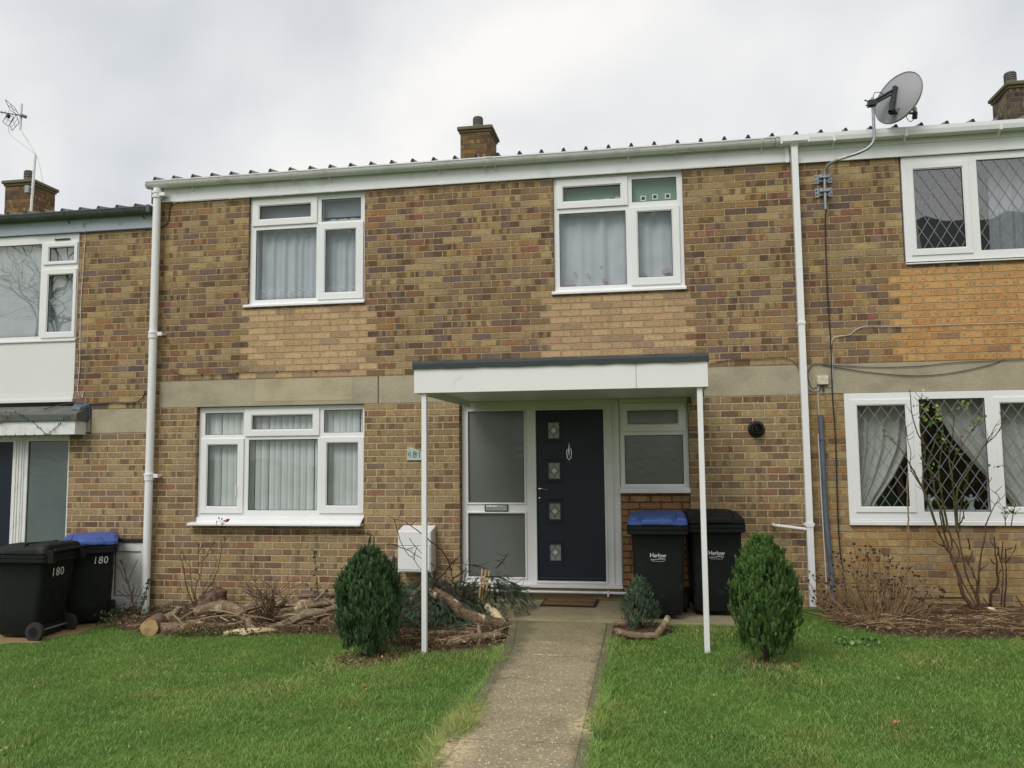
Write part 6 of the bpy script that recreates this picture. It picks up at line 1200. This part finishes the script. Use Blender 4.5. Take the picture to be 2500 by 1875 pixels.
flakes('lawn_weed', [(0,-1.9),(5,-1.7),(5,-7),(0,-7)], 600, (.006,.014), [srgb(104,136,84), srgb(84,118,66), srgb(150,150,100), srgb(120,150,100)], 65, .03, .9, .8, 'small broad-leaved weeds scattered through the right lawn', 'weeds')
flakes('lawn_litter', [(-6,-1.7),(-1.5,-2.3),(-1.4,-7),(-6,-7)], 160, (.006,.014), BR, 66, .03, .9, .6, 'bits of dead leaf scattered over the left lawn', 'leaf litter')
flakes('lawn_litter', [(0,-1.9),(5,-1.7),(5,-7),(0,-7)], 140, (.006,.014), BR, 67, .03, .9, .6, 'bits of dead leaf scattered over the right lawn', 'leaf litter')
def sticks(name, poly, n_, L_, rad, cols, seed, label, lift=.05, cat='twigs'):
    g_ = np.random.default_rng(seed); poly_ = np.array(poly); lo, hi = poly_.min(0), poly_.max(0); P_ = np.empty((0, 2))
    while len(P_) < n_: q = lo+(hi-lo)*g_.random((n_, 2)); P_ = np.concatenate([P_, q[inpoly(q[:, 0], q[:, 1], poly)]])
    P_ = P_[:n_]; c_ = np.stack([P_[:, 0], P_[:, 1], gz(P_[:, 0])+.012+lift*g_.random(n_)], 1); an_ = g_.normal(0, .7, n_); d = np.stack([np.cos(an_), np.sin(an_), g_.normal(0, .16, n_)], 1)*(L_[0]+(L_[1]-L_[0])*g_.random(n_))[:, None]*.5
    s_ = np.cross(d, [0, 0, 1]); s_ = s_/np.linalg.norm(s_, axis=1, keepdims=True)*rad; u_ = np.array([0, 0, 1.])*rad*1.4; m_ = c_+g_.normal(size=(n_, 3))*.006+np.array([0, 0, .01])
    V_ = np.stack([c_-d-s_, c_-d+s_, c_-d+u_, m_-s_, m_+s_, m_+u_, c_+d-s_*.5, c_+d+s_*.5, c_+d+u_*.5], 1).reshape(-1, 3)
    f_ = np.array([(0,1,4,3),(1,2,5,4),(2,0,3,5),(3,4,7,6),(4,5,8,7),(5,3,6,8)]); F_ = (f_[None]+np.arange(n_)[:, None, None]*9).reshape(-1, 4); cols = np.array(cols); cc = cols[g_.integers(0, len(cols), n_)]*(.7+.5*g_.random((n_, 1)))
    return tag(npmesh(name, V_, F_, 'litter', np.repeat(cc, 9, 0)), label, cat, None, 'stuff')
SK = [srgb(124,98,72), srgb(150,124,94), srgb(96,72,56), srgb(176,152,120), srgb(110,80,60)]
sticks('fallen_twigs', cut_poly(BED_L, -.08), 900, (.05,.26), .0032, SK, 60, 'fallen twigs strewn between the logs of the left bed', .09)
sticks('fallen_branches', [(-5.1,-1.0),(-4.0,-1.2),(-3.0,-1.2),(-3.0,-.15),(-4.9,-.15)], 130, (.15,.45), .010, [srgb(140,120,96), srgb(116,96,76), srgb(164,144,116), srgb(96,78,62)], 62, 'thin grey broken branches piled among the logs under the big window', .13)
sticks('fallen_branches', [(-2.1,-1.9),(-1.3,-1.7),(-1.4,-1.15),(-2.1,-1.4)], 40, (.12,.35), .009, [srgb(140,120,96), srgb(116,96,76), srgb(96,78,62)], 63, 'thin broken branches around the peeling trunk by the path', .06)
sticks('fallen_twigs', [(1.75,-.1),(1.7,-1.0),(2.0,-1.28),(2.6,-1.36),(3.2,-1.28),(4.5,-1.15),(4.5,-.1)], 1100, (.08,.35), .003, SK, 61, 'fallen dry stems lying flat under the hydrangea and rose', .07)
# grass
def grass(name, region, n_, seed, label, hgt=(.012,.036), wid=.0025, pal=None, keep=None):
    g_ = np.random.default_rng(seed); x0, x1, y0, y1 = region; P_ = np.empty((0, 2)); HOLES = [BED_L, BED_R, BED_C, SLAB, PATH, LEFTPAVE]
    while len(P_) < n_:
        m_ = n_; q = np.stack([x0+(x1-x0)*g_.random(m_), y0+(y1-y0)*g_.random(m_)**1.0], 1)
        dcam = np.hypot(q[:, 0], q[:, 1]+8.88); q = q[g_.random(m_) < np.clip((4.6/np.maximum(dcam, 3.4))**1.5, 0, 1)]
        jq = q + g_.normal(size=q.shape)*.016; bad = np.zeros(len(q), bool)
        ed = .045*np.sin(jq[:, 1]*5.1+seed)+.03*np.sin(jq[:, 1]*13.7+2)+.02*np.sin(jq[:, 1]*29.); jx = jq[:, 0]+ed*(np.abs(jq[:, 0]+.75) < .7)*np.sign(jq[:, 0]+.75)*(jq[:, 1] < -1.9)
        for h_ in HOLES: bad |= inpoly(jx, jq[:, 1], h_)
        q = q[~bad]
        if keep is not None: q = q[keep(q, g_)]
        P_ = np.concatenate([P_, q])
    P_ = P_[:n_]; x, y = P_[:, 0], P_[:, 1]
    def nz(s_, o_): 
        gx = np.arange(x0-1, x1+1, .5/s_); gy = np.arange(y0-1, y1+1, .5/s_); t_ = np.array([[mnoise.noise(Vector((a*s_, b*s_, o_))) for a in gx] for b in gy])
        fx = (x-gx[0])*s_*2; fy = (y-gy[0])*s_*2; i = np.clip(fx.astype(int), 0, len(gx)-2); j = np.clip(fy.astype(int), 0, len(gy)-2); fx -= i; fy -= j; fx = fx*fx*(3-2*fx); fy = fy*fy*(3-2*fy)
        return (t_[j, i]*(1-fx)+t_[j, i+1]*fx)*(1-fy)+(t_[j+1, i]*(1-fx)+t_[j+1, i+1]*fx)*fy
    big, mid, tuft = nz(1.1, 3), nz(3.2, 9), nz(8., 15)
    h_ = (hgt[0]+(hgt[1]-hgt[0])*g_.random(n_)**1.6)*(1+.45*mid+.55*np.clip(tuft, -.4, 1)); w_ = wid*(.6+.8*g_.random(n_)); an_ = g_.random(n_)*6.283; ld = g_.random(n_)*6.283 + 0; lean = h_*(.45+1.0*g_.random(n_))
    s_ = np.stack([np.cos(an_), np.sin(an_), np.zeros(n_)], 1)*w_[:, None]; b_ = np.stack([np.cos(ld), np.sin(ld), np.zeros(n_)], 1)*lean[:, None]; c_ = np.stack([x, y, gz(x)-.004], 1); U = np.array([0, 0, 1.])*h_[:, None]
    V_ = np.stack([c_-s_*.5, c_+s_*.5, c_+b_*.35+U*.6-s_*.45, c_+b_*.35+U*.6+s_*.45, c_+b_+U], 1).reshape(-1, 3); o_ = np.arange(n_)*5
    Q = np.stack([o_, o_+1, o_+3, o_+2], 1); T_ = np.stack([o_+2, o_+3, o_+4], 1)
    A = np.array(srgb(136,168,84)); B = np.array(srgb(102,140,68)); Cc = np.array(srgb(178,182,106)); D = np.array(srgb(208,192,138)); E_ = np.array(srgb(160,198,112))
    k = g_.random((n_, 1)); col = A*(1-k)+B*k; yl = np.clip(.14+big*.85+mid*.55, 0, .75)[:, None]*(g_.random((n_, 1)) < .7); col = col*(1-yl)+Cc*yl
    br = np.clip(.30-mid*.7-tuft*.4, 0, .6)[:, None]*g_.random((n_, 1)); col = col*(1-br)+E_*br
    dead = g_.random(n_) < np.clip(.02+.22*np.clip(big*.6+mid*.8-.15, 0, 1)+ .45*np.exp(-((x+1.18)/.13)**2)*(y < -1.9)*(.3+.45*(y < -3.8)) + .9*np.exp(-(((x+2.35)**2+(y+2.35)**2)/.10)) + .8*np.exp(-(((x-.85)**2+(y+2.45)**2)/.05)) + .35*np.exp(-(((x+1.55)**2+(y+2.05)**2)/.06)), 0, .8)
    col[dead] = D*(.6+.6*g_.random((dead.sum(), 1))); col *= (.78+.54*g_.random((n_, 1)))*(1+.22*np.clip(nz(2.1, 31), -1, 1)[:, None]+.18*np.clip(nz(5.5, 47), -1, 1)[:, None])
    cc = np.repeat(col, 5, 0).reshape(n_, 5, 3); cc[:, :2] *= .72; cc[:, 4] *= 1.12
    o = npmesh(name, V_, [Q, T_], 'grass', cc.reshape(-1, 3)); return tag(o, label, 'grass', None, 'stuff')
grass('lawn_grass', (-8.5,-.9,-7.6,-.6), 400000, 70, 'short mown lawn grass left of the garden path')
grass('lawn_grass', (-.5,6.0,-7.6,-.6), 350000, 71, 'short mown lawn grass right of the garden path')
def edge_keep(q, g_): return (np.abs(q[:, 0]-np.interp(-q[:, 1], [1,1.9,2.2,3.0,4.7,12], [-1.335,-1.225,-1.19,-1.14,-1.115,-1.10])) < (.05+.05*np.exp(-((q[:,1]+4.1)/.6)**2))*(.4+g_.random(len(q))))
PATH_SAVE = PATH; PATH = [(-1.28,-1.07),(-1.15,-2.1),(-1.09,-3.2),(-1.06,-4.7),(-1.05,-12),(-.40,-12),(-.40,-1.07)]
grass('edge_grass', (-1.5,-.95,-7,-2.0), 16000, 72, 'longer straw-tipped grass hanging over the left edge of the path', (.04,.085), .0032, keep=edge_keep)
grass('edge_grass', (-.5,-.2,-7,-1.7), 6000, 73, 'longer grass tufts leaning over the right edge of the path', (.035,.07), .0032, keep=lambda q, g_: (np.abs(q[:, 0]+.325) < .045*(.3+g_.random(len(q))) ))
PATH = PATH_SAVE
M['redleaf'] = simple('red_leaf', srgb(124,68,48), .7, var=.25, scale=60); M['orleaf'] = simple('orange_leaf', srgb(176,106,74), .7, var=.2, scale=60)
for (x, y, q, m_, lb) in ((-1.98,-3.27,.026,'redleaf','dark red curled fallen leaf on the left lawn below the conifer'), (1.37,-3.82,.022,'orleaf','orange fallen leaf on the right lawn'), (1.02,-2.62,.03,'redleaf','brown-red fallen leaf at the foot of the right conifer')):
    mb = MB(); z = float(gz(x))+.035; n_ = 10; c0 = (x, y, z); rg = [(x+q*math.cos(6.283*i/n_)*(1.2 if i % 2 else .75), y+q*.8*math.sin(6.283*i/n_)*(1.2 if i % 2 else .75), z+q*(.5 if i % 2 else .15)+q*.3*math.cos(6.283*i/n_)) for i in range(n_)]
    mb.add([c0]+rg, [(0, i+1, (i+1) % n_+1) for i in range(n_)]); mb.tube([c0, (x-q, y-q*.3, z-.012)], .0015, 4); o = single(mb, 'fallen_leaf', m_, lb, 'leaf', c0, 'fallen leaves on the lawn', fix=False)
# ================================================================== what stands behind the camera and shows in the glass
OH = thing('opposite_house', 'brick house across the green seen only mirrored in the leaded upper window', 'house', (15,-20,0))
mb = MB(); mb.box(8,22,-24,-16,-.3,6.6); mb.build('wall', 'br_rl', OH)
mb = MB(); mb.extrude([(-15.6,6.55),(-20,9.4),(-24.4,6.55)], 7.7, 22.3); mb.build('roof', 'feltl', OH)
for x in (9.5,13,16.5):
    for z in (1.0,3.8): mb = MB(); mb.box(x,x+1.6,-15.99,-15.96,z,z+1.2); mb.build('window', 'upvc', OH)
def bare_tree(loc, H_, seed, label):
    th = thing('bare_tree', label, 'tree', loc, 'trees across the green'); rr = random.Random(seed); mt_ = MB(); ml = MB()
    def grow(p, d, L_, r_, dep, mb):
        q = [p]; 
        for k in range(4): d = (d+Vector((rr.gauss(0,.10), rr.gauss(0,.10), rr.gauss(0,.06)+.03))).normalized(); q.append(q[-1]+d*L_/4)
        mb.tube(q, [r_*(1-.12*k) for k in range(5)], 6 if dep < 3 else 3, cap=False)
        if dep < 6:
            for _ in range(3 if dep < 5 else 2):
                e_ = (d + Vector((rr.gauss(0,.55), rr.gauss(0,.55), rr.gauss(0,.3)+.05))).normalized(); grow(q[rr.choice((2,3,4))], e_, L_*rr.uniform(.6,.85), r_*.55, dep+1, ml)
    grow(Vector(loc), Vector((0,0,1)), H_*.3, H_*.014, 0, mt_); mt_.build('trunk', 'barkd', th, smooth=True); ml.build('limbs', 'barkd', th, fix=False)
bare_tree((-21,-14.5,-.3), 13, 3, 'tall bare tree across the green mirrored in the left neighbour window')
bare_tree((-27,-17,-.3), 12, 9, 'second bare tree across the green mirrored in the left neighbour window edge')
